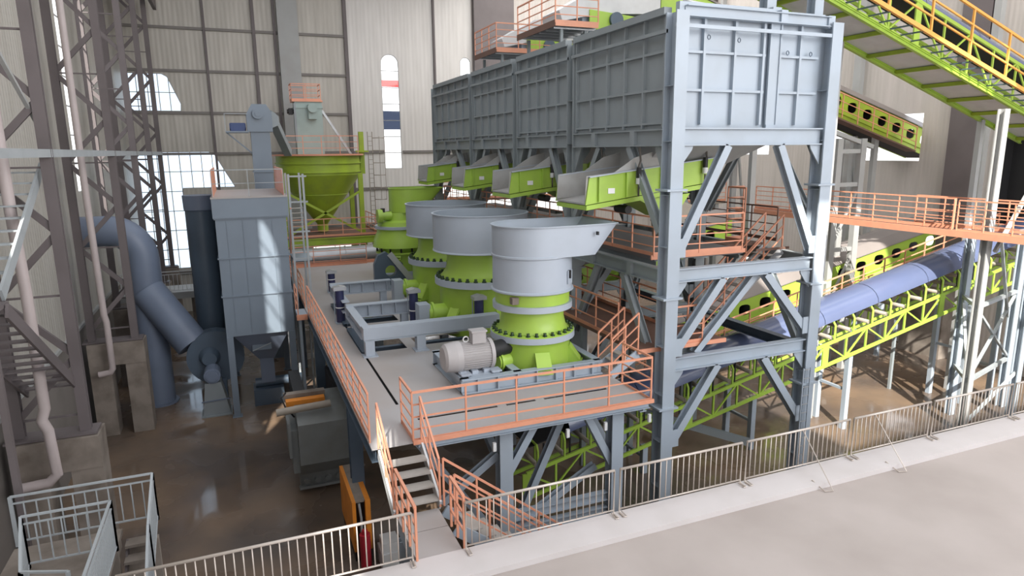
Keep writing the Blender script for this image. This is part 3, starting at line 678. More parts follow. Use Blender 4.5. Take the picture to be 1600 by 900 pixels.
lbl = ['nearest grey ribbed storage bin, its pale end wall facing the viewer', 'second ribbed storage bin from the near end', 'third ribbed storage bin from the near end', 'farthest ribbed storage bin, nearest the back wall']
for i in range(4):
    y0, y1 = YS[i]+.55, YS[i+1]-.03
    b = thing('storage_bin', lbl[i], 'bin', (BX0, y0, 11.88), 'row of four storage bins')
    z0, z1 = 11.88, 14.95
    xa, xb = BX0+.18, BX1-.3
    yA = y0 if i else YS[0]+.12
    if i == 0: yA = YS[0]+.14
    sw = MB().box(xa, xa+.06, y0, y1, z0, z1).build('side_wall', GREYD, b)
    MB().box(xb-.06, xb, y0, y1, z0, z1).build('side_wall', GREYD, b)
    MB().box(xa+.06, xb-.06, y1-.06, y1, z0, z1).build('end_wall', GREYD, b)
    if i: MB().box(xa+.06, xb-.06, y0, y0+.06, z0, z1).build('end_wall', GREYD, b)
    # left side ribs
    n = 5; mb = MB()
    for k_ in range(n+1):
        y = y0+.06+(y1-y0-.12)*k_/n; mb.box(xa-.11, xa, y-.035, y+.035, z0+.02, z1)
    for z in (12.03, 12.96, 13.97): mb.box(xa-.10, xa, y0, y1, z-.035, z+.035)
    mb.build('side_ribs', GREYD, sw)
    MB().box(xa-.2, xa+.05, y0, y1, z1-.04, z1+.16).build('top_channel', GREYD, b)
    MB().box(xa-.22, xa-.12, y0-.1, y1+.1, 14.42, 14.52).build('tie_bar', GREYD, b)
    MB().box(xa-.02, xa+.1, y0, y1, z0-.02, z0+.08).build('base_channel', GREYD, b)
    # funnel under the bin
    ym = (YS[i]+YS[i+1])/2+.25
    f = MB(); q1 = [(xa+.5, y0+.3), (xb-.3, y0+.3), (xb-.3, y1-.3), (xa+.5, y1-.3)]; q2 = [(11.9, ym-.75), (14.6, ym-.75), (14.6, ym+.75), (11.9, ym+.75)]
    f.add([(*p, 11.86) for p in q1]+[(*p, 10.55) for p in q2], [(j, (j+1) % 4, 4+(j+1) % 4, 4+j) for j in range(4)])
    f.build('outlet_funnel', COLG, b)
    if i == 0:
        y = YS[0]+.42
        ew = MB().box(11.72, 14.85, y, y+.05, z0, 15.0).box(15.2, 16.9, y, y+.05, z0, 15.0).build('end_wall', GREY, b)
        mb = MB()
        for x in (12.5, 13.58, 14.62): mb.box(x-.04, x+.04, y-.125, y, z0+.1, 15.0)
        for x in (16.02,): mb.box(x-.04, x+.04, y-.125, y, z0+.1, 14.9)
        for z in (12.92, 13.95): mb.box(11.75, 14.7, y-.11, y, z-.035, z+.035).box(15.28, 16.75, y-.11, y, z-.035, z+.035)
        mb.build('end_ribs', GREY, ew)
        MB().box(11.3, 16.95, YS[0]+.02, YS[0]+.08, 14.52, 14.62).build('tie_bar', GREY, b)
        MB().box(14.86, 15.18, y-.12, y+.1, z0, 15.3).build('centre_post', GREY, b)
        MB().box(14.80, 14.86, y-.16, y-.1, z0+.1, 15.0).box(15.18, 15.24, y-.16, y-.1, z0+.1, 15.0).build('corner_angle', GREY, b)
        MB().box(11.55, 14.84, y-.2, y-.02, 15.0, 15.22).build('top_channel', GREY, b)
        MB().box(15.25, 16.8, y-.2, y-.02, 14.98, 15.18).build('top_channel', GREY, b)
        MB().box(15.02, 15.26, y-.3, y-.12, 14.85, 15.2).build('corner_block', GREY, b)
        MB().box(16.85, 17.1, y-.3, y-.12, 14.8, 15.15).build('corner_block', GREY, b)
        for x, z in ((12.62, 14.35), (13.68, 14.32), (15.5, 14.05), (16.4, 14.05)):
            MB().path([(x+.05*cos(a), y-.13, z+.06*sin(a)) for a in [2*pi*j/8 for j in range(9)]], .014, 6).build('lifting_lug', DUCTD, ew)
# stub posts above the bin roof line
for x, y, lb in ((15.1, 16.6, 'grey stub post rising over the near bin end wall'), (16.95, 16.6, 'slim stub post above the near right bin corner')):
    tag(MB().ibeam((x, y, 15.0), (x, y, 17.4), .34, .34, up=(0, 1, 0)).build('stub_post', GREY), lb, 'post')
tag(MB().prism([(12.9, 16.7, 15.25), (14.1, 16.9, 15.22), (14.3, 17.6, 15.5), (12.7, 17.5, 15.6)], (0, 0, .05)).build('loose_cover_plate', WHITE), 'pale loose sheet lying on top of the near bin', 'sheet')

# ------------------------------------------------------------------ vibrating feeders
fl_names = ['nearest green vibrating feeder, pouring over the nearest crusher', 'second green feeder from the near end', 'third green feeder from the near end', 'farthest green feeder under the last bin']
for i in range(4):
    yc = (YS[i]+YS[i+1])/2+.25 if i else 18.6
    w = .95 if i else 1.0
    t = thing('vibrating_feeder', fl_names[i], 'feeder', (9.6, yc, 9.5), 'vibrating feeders under the bins')
    xt = 9.6; y0, y1 = yc-w, yc+w; sl = .11
    def Z(x, z): return z+(x-xt)*sl
    for j, y in enumerate((y0, y1)):
        sp = MB().prism([(xt, y, 9.68), (xt+.12, y, 10.48), (14.2, y, Z(14.2, 10.48)), (14.2, y, Z(14.2, 9.75))], (0, .05, 0)).build('side_plate', GREEN, t)
        for x in (xt+.4, xt+1.35, xt+2.6, xt+3.4): MB().prism([(x, y-.09 if j == 0 else y+.05, Z(x, 9.73)), (x+.05, y-.09 if j == 0 else y+.05, Z(x, 9.73)), (x+.05, y-.09 if j == 0 else y+.05, Z(x, 10.45)), (x, y-.09 if j == 0 else y+.05, Z(x, 10.45))], (0, .09, 0)).build('side_rib', GREEN, sp)
        MB().bar((xt+.1, y, 10.5), (14.2, y, Z(14.2, 10.50)), .14, .03).build('top_flange', HOP, sp)
        if j == 0: MB().box(xt+.75, xt+.98, y0-.02, y0-.005, 10.0, 10.16).build('label_plate', SIGNW, sp)
        MB().prism([(xt+.0, y+(.06 if j == 0 else -.06), 9.75), (xt+.05, y+(.06 if j == 0 else -.06), 10.53), (xt+1.0, y+(.06 if j == 0 else -.06), 10.62), (xt+1.7, y+(.06 if j == 0 else -.06), 11.05), (12.6, y+(.06 if j == 0 else -.06), 11.38), (12.6, y+(.06 if j == 0 else -.06), 10.0)], (0, .02, 0)).build('liner_plate', LINER, t)
    MB().prism([(xt+.02, y0+.05, 9.68), (14.2, y0+.05, Z(14.2, 9.75)), (14.2, y1, Z(14.2, 9.75)), (xt+.02, y1, 9.68)], (0, 0, .05)).build('trough_floor', LINER, t)
    MB().prism([(xt+.04, y0+.02, 9.52), (14.2, y0+.02, Z(14.2, 9.58)), (14.2, y1+.03, Z(14.2, 9.58)), (xt+.04, y1+.03, 9.52)], (0, 0, .14)).build('trough_beam', GREEN, t)
    MB().prism([(xt+2.0, y0+.2, 9.75), (xt+3.3, y0+.2, 9.1), (xt+3.9, y0+.2, 9.9)], (0, 2*w-.4, 0)).build('drive_beam', GREEN, t)
    MB().prism([(xt+3.1, yc-.35, 9.9), (xt+4.6, yc-.35, 9.4), (xt+3.3, yc-.35, 8.4)], (0, .7, 0)).build('dust_sock', PUFF, t)
    MB().tube((xt+1.9, yc-.35, 9.42), (xt+1.9, yc+.35, 9.42), .13, 14).build('vibrator_motor', DARK, t)
    for xs in (xt+1.75, xt+4.2):
        for ys_ in (y0-.12, y1+.17):
            if xs > 12 and ys_ > yc and i == 0: pass
            s_ = MB(); zt = 11.36; zb = Z(xs, 9.95)
            s_.path([(xs, ys_, zb-.25), (xs, ys_, zb+.1)], .03, 6)
            MB().path([(xs, ys_, zt), (xs+.05, ys_, zt-.4), (xs-.03, ys_, zt-.6), (xs, ys_, zb+.62)], .035, 6).build('hanger_chain', CHAIN, t)
            sg_ = MB().tube((xs, ys_, zb+.3), (xs, ys_, zb+.62), .075, 12).build('spring', DARK, t)
            MB().tube((xs, ys_, zb+.12), (xs, ys_, zb+.30), .09, 12).build('spring_cup', WHITE, sg_)
            s_.build('hanger_rod', CHAIN, t)

# ------------------------------------------------------------------ middle platform under the bins
mp = thing('access_platform', 'dark grey access platform at mid height inside the bin frame', 'platform', (11.7, 17.2, 7.9))
MB().box(11.85, 15.3, 17.25, 40, 7.9, 8.05).build('platform_plate', MIDP, mp)
MB().box(11.7, 15.35, 17.2, 17.25, 7.94, 8.08).build('edge_plate', ORANGE, mp)
MB().ibeam((11.95, 17.3, 7.8), (11.95, 40, 7.8), .1, .16).build('joist', GREYD, mp)
MB().ibeam((15.2, 17.3, 7.8), (15.2, 40, 7.8), .1, .16).build('joist', GREYD, mp)
railing('orange guard rail down the left side of the middle platform under the bins', [(11.78, 17.2, 8.05), (11.78, 39.5, 8.05)], 1.2, 4, 1.25)
railing('orange guard rail on the near end of the middle platform', [(11.78, 17.2, 8.05), (15.2, 17.2, 8.05)], 1.2, 4, 1.7)
railing('dark orange guard rail on the back side of the middle platform', [(17.6, 18.2, 8.05), (17.6, 26, 8.05)], 1.2, 4, 1.3, m=BROWNP)
mp2 = thing('stair_landing', 'small dark landing at the top of the inner stairs', 'landing', (15.4, 17.2, 7.9))
MB().box(15.4, 17.0, 18.2, 19.4, 7.97, 8.05).build('landing_plate', BROWNP, mp2)
MB().box(15.6, 17.0, 16.97, 17.0, 7.98, 8.06).build('edge_angle', BROWNP, mp2)
railing('orange ladder-like rail at the top landing beside the right bin column', [(16.3, 18.4, 8.05), (16.3, 19.3, 8.05), (17.0, 19.3, 8.05)], 1.9, 5, .6)
# low platform
lp = thing('access_platform', 'rusty brown low platform right of the nearest crusher', 'platform', (10.7, 16.2, 5.2))
MB().box(10.75, 13.1, 16.3, 29, 5.28, 5.4).box(13.1, 13.95, 16.3, 18.4, 5.28, 5.4).build('platform_plate', BROWNP, lp)
MB().box(10.7, 13.95, 16.24, 16.3, 5.3, 5.43).build('edge_plate', ORANGE, lp)
for y in (16.6, 22.6, 28): MB().ibeam((10.8, y, 5.15), (13.0, y, 5.15), .16, .24).build('joist', GREYD, lp)
for x, y in ((10.9, 20), (12.9, 20), (10.9, 28), (12.9, 28)): MB().bar((x, y, 0), (x, y, 5.27), .18).build('leg', GREYD, lp)
railing('orange guard rail along the left edge of the brown low platform', [(10.75, 17.5, 5.4), (10.75, 28.8, 5.4)], 1.2, 3, 1.5)
railing('orange guard rail along the right side of the brown low platform', [(13.05, 18.6, 5.4), (13.05, 28.8, 5.4)], 1.2, 3, 1.3)
railing('orange guard rail on the near end of the brown low platform', [(11.9, 16.3, 5.4), (13.05, 16.3, 5.4)], 1.2, 4, .6)
flight('short grey stairs from the crusher deck up to the brown platform', (9.85, 16.35, 4.7), (10.75, 16.35, 5.4), .8, (0, 1, 0), 4, rl='orange handrail of the short stairs beside the nearest crusher', h=1.15)
flight('grey open-tread stairs inside the bin frame, rising right to the top landing', (13.9, 17.3, 5.3), (17.0, 17.3, 8.0), .85, (0, 1, 0), 11, m=SILVER, rl='orange handrail of the inner bin stairs', h=1.1)

# ------------------------------------------------------------------ conveyors
def truss_side(root, X0, X1, y, zf, h, m, step=1.05, th=.12, name='truss_side'):
    mb = MB(); n = round((X1-X0)/step)
    mb.bar((X0, y, zf(X0)), (X1, y, zf(X1)), .08, th).bar((X0, y, zf(X0)+h), (X1, y, zf(X1)+h), .08, th)
    for i in range(n+1):
        x = X0+(X1-X0)*i/n; mb.bar((x, y, zf(x)), (x, y, zf(x)+h), .07 if i % 6 else .26, .06, up=(0, 1, 0)) if i % 6 else mb.box(x-.15, x+.15, y-.03, y+.03, zf(x), zf(x)+h)
        if i < n:
            x2 = X0+(X1-X0)*(i+1)/n
            if i % 2: mb.bar((x, y, zf(x)), (x2, y, zf(x2)+h), .05, .06)
            else: mb.bar((x, y, zf(x)+h), (x2, y, zf(x2)), .05, .06)
    return mb.build(name, m, root)
bc = thing('belt_conveyor', 'inclined conveyor with blue arched cover and lime green truss', 'conveyor', (8, 18.4, 0))
zf = lambda x: 1.27+(x-13.4)*.2225
truss_side(bc, 8.0, 34.5, 18.45, zf, .88, GREEN); truss_side(bc, 8.0, 34.5, 20.15, zf, .88, GREEN)
sup = None
i = 0; x = 8.4
while x < 34.4:
    z = zf(x)+.88
    MB().path([(x, 18.45, z), (x, 18.45, z+.62), (x+.02, 18.6, z+.78), (x, 18.95, z+.80)], .045, 8).build('idler_bracket', GREEN, bc)
    if i % 1 == 0: MB().bar((x+.35, 18.75, z-.1), (x+.35, 18.75, z+.72), .05).build('drop_rod', DARK, bc)
    MB().tube((x, 18.6, z+.1), (x, 20.0, z+.1), .08, 10).build('return_roller', PUFF, bc)
    x += .98; i += 1
MB().bar((8.2, 19.3, zf(8.2)+1.62), (34.5, 19.3, zf(34.5)+1.62), 1.2, .04).build('belt', SLOT, bc)
def arched_cover(root, X0, X1, y0, y1, zb, rise, m, n=10, name='cover', seg=1):
    mb = MB(); yc = (y0+y1)/2; R = (y1-y0)/2
    prof = [(yc-R*cos(pi*i/n), rise*sin(pi*i/n)) for i in range(n+1)]
    xs = [X0+(X1-X0)*k/seg for k in range(seg+1)]
    for a, b in zip(xs, xs[1:]):
        b2 = b-.03
        vs = [(x, y, zb(x)+z) for x in (a, b2) for y, z in prof]
        mb.add(vs, [(i, i+1, n+2+i, n+1+i) for i in range(n)], True)
        vs2 = [(x, yc+(y-yc)*.97, zb(x)+z*.96) for x in (a, b2) for y, z in prof]; mb.add(vs2, [(i, i+1, n+2+i, n+1+i) for i in range(n)], True)
    return mb.build(name, m, root)
arched_cover(bc, 9.6, 34.5, 18.5, 20.15, lambda x: zf(x)+1.68, .62, BLUE, seg=9)
for x in (12.6, 17.4, 22.2, 29.2):
    for y in (18.6, 20.0): MB().box(x-.1, x+.1, y-.1, y+.1, 0, zf(x)-.04).build('trestle_leg', GREY, bc)
    MB().box(x-.05, x+.05, 18.7, 19.9, zf(x)*.5, zf(x)*.5+.1).build('trestle_tie', GREY, bc)
t = thing('conveyor_walkway', 'pale gangway running up behind the blue covered conveyor', 'walkway', (10, 20.3, 2))
MB().bar((13, 20.75, zf(13)+.95), (34.5, 20.75, zf(34.5)+.95), .9, .06).build('walkway_plate', PUFF, t)
for x in (16, 22, 28, 34): MB().bar((x, 21.1, 0), (x, 21.1, zf(x)+.9), .12).build('leg', GREYD, t)
def sloped_rail(label, X0, X1, y, zb, h=1.1, n=3, sp=1.3, m=ORANGE, t_=.045, big=None):
    root = thing('guard_rail', label, 'railing', (X0, y, zb(X0)))
    k = round((X1-X0)/sp)
    for i in range(k+1):
        x = X0+(X1-X0)*i/k; MB().bar((x, y, zb(x)), (x, y, zb(x)+h), t_).build('post', m, root)
    for j in range(n): z = h*(j+1)/n; MB().bar((X0, y, zb(X0)+z), (X1, y, zb(X1)+z), t_*(1.2 if j == n-1 else .8)).build('rail', m, root)
    return root
sloped_rail('orange sloping rail along the gangway behind the blue conveyor', 13, 34.5, 21.15, lambda x: zf(x)+.98)

# covered galleries with oval holes
def oval(cx, z, y, rx, rz, n=16): return [(cx+rx*math.copysign(abs(cos(a))**.7, cos(a)), y, z+rz*math.copysign(abs(sin(a))**.7, sin(a))) for a in [2*pi*i/n for i in range(n)]]
def gallery(label, X0, X1, y0, y1, zb, h, step, off=0, roof=GROOF, m=GREEN, hs=(.30, .26), group=None):
    root = thing('conveyor_gallery', label, 'conveyor', (X0, y0, zb(X0)), group)
    for y in (y0, y1):
        hs_ = []; x = X0+step*.5+off
        while x < X1-.3: hs_.append(oval(x, zb(x)+h*.58, y, *hs)); x += step
        MB().prism([(X0, y, zb(X0)), (X1, y, zb(X1)), (X1, y, zb(X1)+h), (X0, y, zb(X0)+h)], (0, .06, 0), hs_).build('side_panel', m, root)
        MB().bar((X0, y-.03, zb(X0)+h*.22), (X1, y-.03, zb(X1)+h*.22), .06, .06).build('side_ledge', m, root)
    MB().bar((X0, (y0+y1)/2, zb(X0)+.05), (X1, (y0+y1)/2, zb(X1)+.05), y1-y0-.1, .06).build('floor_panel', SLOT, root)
    MB().prism([(X0, (y0+y1)/2, zb(X0)+.12), (X1, (y0+y1)/2, zb(X1)+.12), (X1, (y0+y1)/2, zb(X1)+h-.02), (X0, (y0+y1)/2, zb(X0)+h-.02)], (0, .1, 0)).build('shade_backing', SLOT, root)  # dark sheet added so the oval holes show a shaded inside
    yc = (y0+y1)/2; prof = [(y0-.08, h), (y0+.35, h+.42), (yc, h+.55), (y1-.35, h+.42), (y1+.14, h)]
    mb = MB()
    for (ya, za), (yb, zb_) in zip(prof, prof[1:]):
        mb.add([(X0, ya, zb(X0)+za), (X1, ya, zb(X1)+za), (X1, yb, zb(X1)+zb_), (X0, yb, zb(X0)+zb_)], [(0, 1, 2, 3)])
        mb.add([(X0, ya, zb(X0)+za-.03), (X1, ya, zb(X1)+za-.03), (X1, yb, zb(X1)+zb_-.03), (X0, yb, zb(X0)+zb_-.03)], [(3, 2, 1, 0)])
    mb.build('roof_sheet', roof, root)
    return root
zA = lambda x: 3.87+(x-27.58)*.2096-.02
gA = gallery('lime gallery with oval holes rising right behind the blue conveyor', 18.0, 35.48, 24.9, 26.9, zA, 1.41, 1.26, off=.0, hs=(.36, .27), group='lime conveyor galleries')
for x in (20, 26, 32): 
    for y in (25.1, 26.7): MB().box(x-.1, x+.1, y-.1, y+.1, 0, zA(x)).build('leg', GREY, gA)
sloped_rail('orange sloping rail along the near side of the lower lime gallery', 19, 35.0, 24.15, lambda x: zA(x)-.5, h=1.0, n=3)
t = tag(MB().bar((19, 24.45, zA(19)-.55), (35.0, 24.45, zA(35.0)-.55), .75, .06).build('gallery_gangway', PUFF), 'narrow brown gangway beside the lower lime gallery', 'walkway')
gB = gallery('lime gallery with oval holes seen between the bin frame and the nearest hopper', 13.6, 24, 28.0, 29.6, lambda x: 4.85+(x-16.4)*.2, 1.3, 1.55, off=.5, group='lime conveyor galleries')
for x in (15, 22): 
    for y in (28.2, 29.4): MB().box(x-.1, x+.1, y-.1, y+.1, 0, 4.8+(x-16.4)*.2).build('leg', GREY, gB)
zC = lambda x: 12.75-(x-30.1)*.29
gC = gallery('high lime gallery with oval holes falling right to the bright wall opening', 17.5, 37.5, 27.2, 28.8, zC, 1.45, 1.16, off=.1, group='lime conveyor galleries', m=GREENY, hs=(.33, .27), roof=GROOF)
for x in (24.5, 33.0):
    for y in (27.3, 28.7): MB().box(x-.15, x+.15, y-.12, y+.12, 0, zC(x)).build('trestle_leg', COLG, gC)
    MB().bar((x, 27.3, zC(x)*.35), (x, 28.7, zC(x)*.9), .1).build('trestle_brace', COLG, gC)
sloped_rail('orange sloping rail in front of the high lime gallery', 25, 35.3, 26.6, lambda x: zC(x)-.1, h=1.2, n=3, sp=1.15)
tag(MB().bar((24, 26.85, zC(24)-.2), (35.3, 26.85, zC(35.3)-.2), .6, .08).build('gallery_gangway', BROWNP), 'brown gangway slung in front of the high lime gallery', 'walkway')
tr = thing('trestle_tower', 'grey trestle tower behind the right bin column carrying the high gallery', 'tower', (27.5, 24.5, 0), 'trestle towers')
for x in (26.95, 28.5):
    for y in (24.3, 25.3): MB().box(x-.17, x+.17, y-.15, y+.15, 0, 11.7).build('tower_leg', COLG, tr)
MB().bar((26.6, 24.3, 12.0), (29.2, 24.3, 11.3), .2).build('head_beam', COLG, tr)
for z in (3.2, 6.2, 9.4, 11.0): MB().box(26.95, 28.5, 24.2, 24.35, z, z+.2).build('tower_tie', COLG, tr)
for a, b in ((.3, 3.2), (3.3, 6.2), (6.4, 9.4)): MB().bar((26.95, 24.25, a), (28.5, 24.25, b), .1).build('tower_brace', COLG, tr)

# high conveyor at upper right, seen from below
zT = lambda x: 15.12-(x-22.16)*.325
T = thing('belt_conveyor', 'high green truss conveyor crossing the upper right corner, seen from below', 'conveyor', (13, 18, 16))
TX0, TX1 = 14.5, 33.4
MB().bar((TX0, 18.95, zT(TX0)+.1), (TX1, 18.95, zT(TX1)+.1), 1.95, .04).build('belly_plate', WHITE, T)
for y in (17.95, 20.0): MB().ibeam((TX0, y, zT(TX0)), (TX1, y, zT(TX1)), .14, .2).build('bottom_chord', GREEN, T)
x = 15.2
while x < TX1:
    MB().bar((x, 18.0, zT(x)), (x, 19.98, zT(x)), .13, .14).build('cross_member', GREENY, T); x += 1.62
truss_side(T, TX0, TX1, 17.95, lambda x: zT(x)+.1, 1.5, GREEN, 1.5); truss_side(T, TX0, TX1, 20.0, lambda x: zT(x)+.1, 1.5, GREEN, 1.5)
arched_cover(T, TX0, TX1, 18.2, 19.8, lambda x: zT(x)+1.85, .45, BLUE, seg=6)
MB().bar((TX0, 19, zT(TX0)+1.75), (TX1, 19, zT(TX1)+1.75), 1.3, .05).build('belt', SLOT, T)
for x in (21.8, 30.5): MB().bar((x, 20.0, 0), (x, 20.0, zT(x)), .22).build('trestle_leg', COLG, T)
cw = thing('conveyor_walkway', 'open grating catwalk hung beside the high conveyor', 'walkway', (14.5, 17.4, 16))
MB().bar((TX0, 17.05, zT(TX0)+.2), (TX1, 17.05, zT(TX1)+.2), .1, .14).build('edge_beam', ORY, cw)
x = TX0+.2
while x < TX1: MB().bar((x, 17.05, zT(x)+.14), (x, 17.95, zT(x)+.14), .06, .05).build('grating_bar', DUCTD, cw); x += .55
sloped_rail('yellow-orange sloping rail on the high catwalk in the upper right corner', TX0+4, TX1, 17.05, lambda x: zT(x)+.2, h=1.65, n=3, sp=2.0, m=ORY, t_=.07)

# ------------------------------------------------------------------ cross walkway and right trestle
ww = thing('cross_walkway', 'long orange-edged walkway at platform height on the right', 'walkway', (25.8, 14, 8))
MB().box(25.75, 26.7, 17.9, 30, 7.88, 8.02).box(25.75, 27.0, 12, 17.9, 7.88, 8.02).build('walkway_plate', BROWNP, ww)
MB().box(25.68, 25.75, 12, 30, 7.84, 8.1).build('edge_plate', ORANGE, ww)
railing('orange rail on the near stretch of the right cross walkway', [(25.72, 17.3, 8.05), (25.72, 12.2, 8.05)], 1.2, 4, 1.1)
railing('orange rail on the far stretch of the right cross walkway', [(26.4, 29, 8.05), (26.4, 17.9, 8.05), (25.75, 17.5, 8.05)], 1.2, 5, 1.2)
railing('orange rail on the back side of the right cross walkway', [(27.0, 20, 8.05), (27.0, 12.5, 8.05)], 1.2, 4, 1.2)
tw = thing('trestle_tower', 'pale grey trestle tower under the cross walkway at the right edge', 'tower', (26, 16, 0), 'trestle towers')
for x, y, z1 in ((26.1, 16.35, 12.6), (29.0, 16.3, 7.84), (27.6, 17.9, 7.84), (30.5, 17.6, 7.84)): MB().ibeam((x, y, 0), (x, y, z1), .28, .28, up=(0, 1, 0), tf=.04).build('tower_leg', COLG if z1 > 8 else GREY, tw)
for z in (2.2, 5.2): MB().bar((26.1, 16.35, z), (30.5, 17.6, z), .14).build('tower_tie', LRAIL, tw); MB().bar((26.1, 16.35, z), (27.6, 17.9, z), .14).build('tower_tie', LRAIL, tw)
for a, b in (((26.1, 16.35, 2.3), (30.5, 17.6, 5.1)), ((30.5, 17.6, 2.3), (26.1, 16.35, 5.1)), ((26.1, 16.35, 0.3), (29.0, 16.3, 2.2)), ((27.6, 17.9, 5.1), (26.1, 16.4, 2.3)), ((27.2, 16.5, 7.8), (29.8, 17.4, 4.2))):
    MB().bar(a, b, .1).build('tower_brace', LRAIL, tw)
MB().bar((26.1, 16.0, 7.4), (27.6, 16.0, 9.6), .12).build('tower_brace', COLG, tw)
tr2 = thing('conveyor_trestle', 'pale blue-grey trestle leg under the end of the blue conveyor', 'trestle', (29.3, 20.2, 0))
MB().box(31.0, 31.2, 18.4, 18.6, 0, zf(31.1)).build('leg', GREY, tr2); MB().box(31.0, 31.2, 20.0, 20.2, 0, zf(31.1)).build('leg', GREY, tr2)
MB().bar((31.1, 18.5, 1.5), (31.1, 20.1, 1.5), .12).build('tie', LRAIL, tr2)

# far orange platform behind the bins
fp = thing('access_platform', 'far orange-railed platform seen through the bin frame', 'platform', (19, 30, 8))
MB().box(19, 26, 31, 33.5, 8.2, 8.35).build('platform_plate', PUFF, fp)
for x in (19.5, 25.5): MB().box(x-.12, x+.12, 31.1, 31.4, 0, 8.2).build('leg', COLG, fp)
railing('orange rail of the far platform behind the bin frame', [(19, 31, 8.35), (26, 31, 8.35)], 1.2, 5, .9)
railing('orange rail along the back wall side seen through the bin frame', [(13, 45, 8.0), (26, 45, 8.0)], 1.2, 4, 1.0)
bp_ = thing('access_platform', 'low brown gallery floor along the back wall', 'platform', (13, 45, 7.8))
MB().box(13, 26, 45, 47.5, 7.85, 8.0).build('platform_plate', BROWNP, bp_)
for x in (13.5, 19.5, 25.5): MB().box(x-.12, x+.12, 45.5, 45.8, 0, 7.85).build('leg', COLG, bp_)
tw3 = thing('trestle_tower', 'tall pale post pair with bracing seen through the front bin frame', 'tower', (22, 30, 0), 'trestle towers')
for x in (21.4, 23.2): MB().box(x-.15, x+.15, 29.9, 30.2, 0, 15.2).build('tower_leg', COLG, tw3)
for z in (8.9, 12.2): MB().box(21.4, 23.2, 30.0, 30.1, z, z+.15).build('tower_tie', COLG, tw3)
MB().bar((19.7, 30, 12.0), (21.4, 30, 8.9), .1).build('tower_brace', COLG, tw3)

# ------------------------------------------------------------------ top platforms and conveyor heads over the bins
for (x0, y0, x1, y1, lb, i_) in ((11.75, 24.1, 13.6, 27.8, 'upper orange-railed platform above the second bin', 0), (12.1, 31.2, 15.5, 34.3, 'orange-railed platform above the third bin', 1)):
    t = thing('access_platform', lb, 'platform', (x0, y0, 16), 'platforms on top of the bins')
    MB().box(x0, x1, y0, y1, 15.98, 16.04).build('platform_plate', SILVER, t)
    MB().box(x0-.03, x0, y0, y1, 15.9, 16.14).build('side_toe_board', BROWNP, t); MB().box(x0, x1, y0-.03, y0, 15.92, 16.14).build('front_toe_board', ORANGE, t)
    for y in [y0+.25+j*.62 for j in range(int((y1-y0)/.62))]: MB().box(x0+.03, x1, y-.05, y+.05, 15.86, 15.98).build('joist', SILVER, t)
    for x, y in ((x0+.4, y1-.3), (x0+.4, y0+.3), (x1-.4, y0+.3)): MB().bar((x, y, 15.1), (x, y, 15.9), .12).build('leg', GREYD, t)
    railing('orange guard rail round the ' + lb.split('platform')[0].replace('orange-railed ', '') + 'platform, ' + ('over the second bin' if i_ == 0 else 'over the third bin'),
            [(x0, y1-.05, 16.04), (x0, y0, 16.04), (x1, y0, 16.04)], 1.2, 4, 1.2, toe=0)
    # conveyor head: white hood, green side plate
    h = thing('conveyor_hood', ('large' if i_ == 0 else 'smaller') + ' white conveyor hood with green side plate on the ' + ('upper' if i_ == 0 else 'farther') + ' bin platform', 'conveyor head', (x0+2, y0+1.5, 16), 'conveyor heads on top of the bins')
    ya, yb = y0+1.2, y0+2.9; q = x0+.9
    MB().prism([(q, ya, 16.35), (q-.15, ya, 16.75), (q+1.6, ya, 17.7), (q+4.6, ya, 18.3), (q+4.6, ya, 16.9), (q+1.6, ya, 16.7)], (0, yb-ya, 0)).build('hood', WHITE, h)
    MB().prism([(q+1.2, ya-.06, 16.1), (q+1.2, ya-.06, 16.85), (q+4.6, ya-.06, 16.6), (q+4.6, ya-.06, 16.1)], (0, .05, 0)).build('side_plate', GREEN, h)
    MB().tube((q+2.4, ya-.2, 16.5), (q+2.4, ya, 16.5), .3, 20).build('pulley_bearing', DUCTD, h)
    MB().box(q+1, q+4.3, ya+.2, yb-.2, 16.04, 16.7).build('base_frame', GREY, h)
t = thing('conveyor_gallery', 'short lime gallery piece with oval holes behind the large conveyor hood', 'conveyor', (17, 25.3, 16), 'lime conveyor galleries')
zz = lambda x: 17.0-(x-17.3)*.29
MB().prism([(17.3, 25.3, zz(17.3)), (23, 25.3, zz(23)), (23, 25.3, zz(23)+1.3), (17.3, 25.3, zz(17.3)+1.3)], (0, .06, 0), [oval(x, zz(x)+.7, 25.3, .38, .28) for x in (18.7, 20.5, 22.2)]).build('side_panel', GREEN, t)
MB().bar((17.3, 25.9, zz(17.3)+1.35), (23, 25.9, zz(23)+1.35), 1.3, .06).build('roof_sheet', GROOF, t)
MB().box(17.6, 17.8, 25.4, 25.6, 15.1, 17).build('leg', GREY, t)

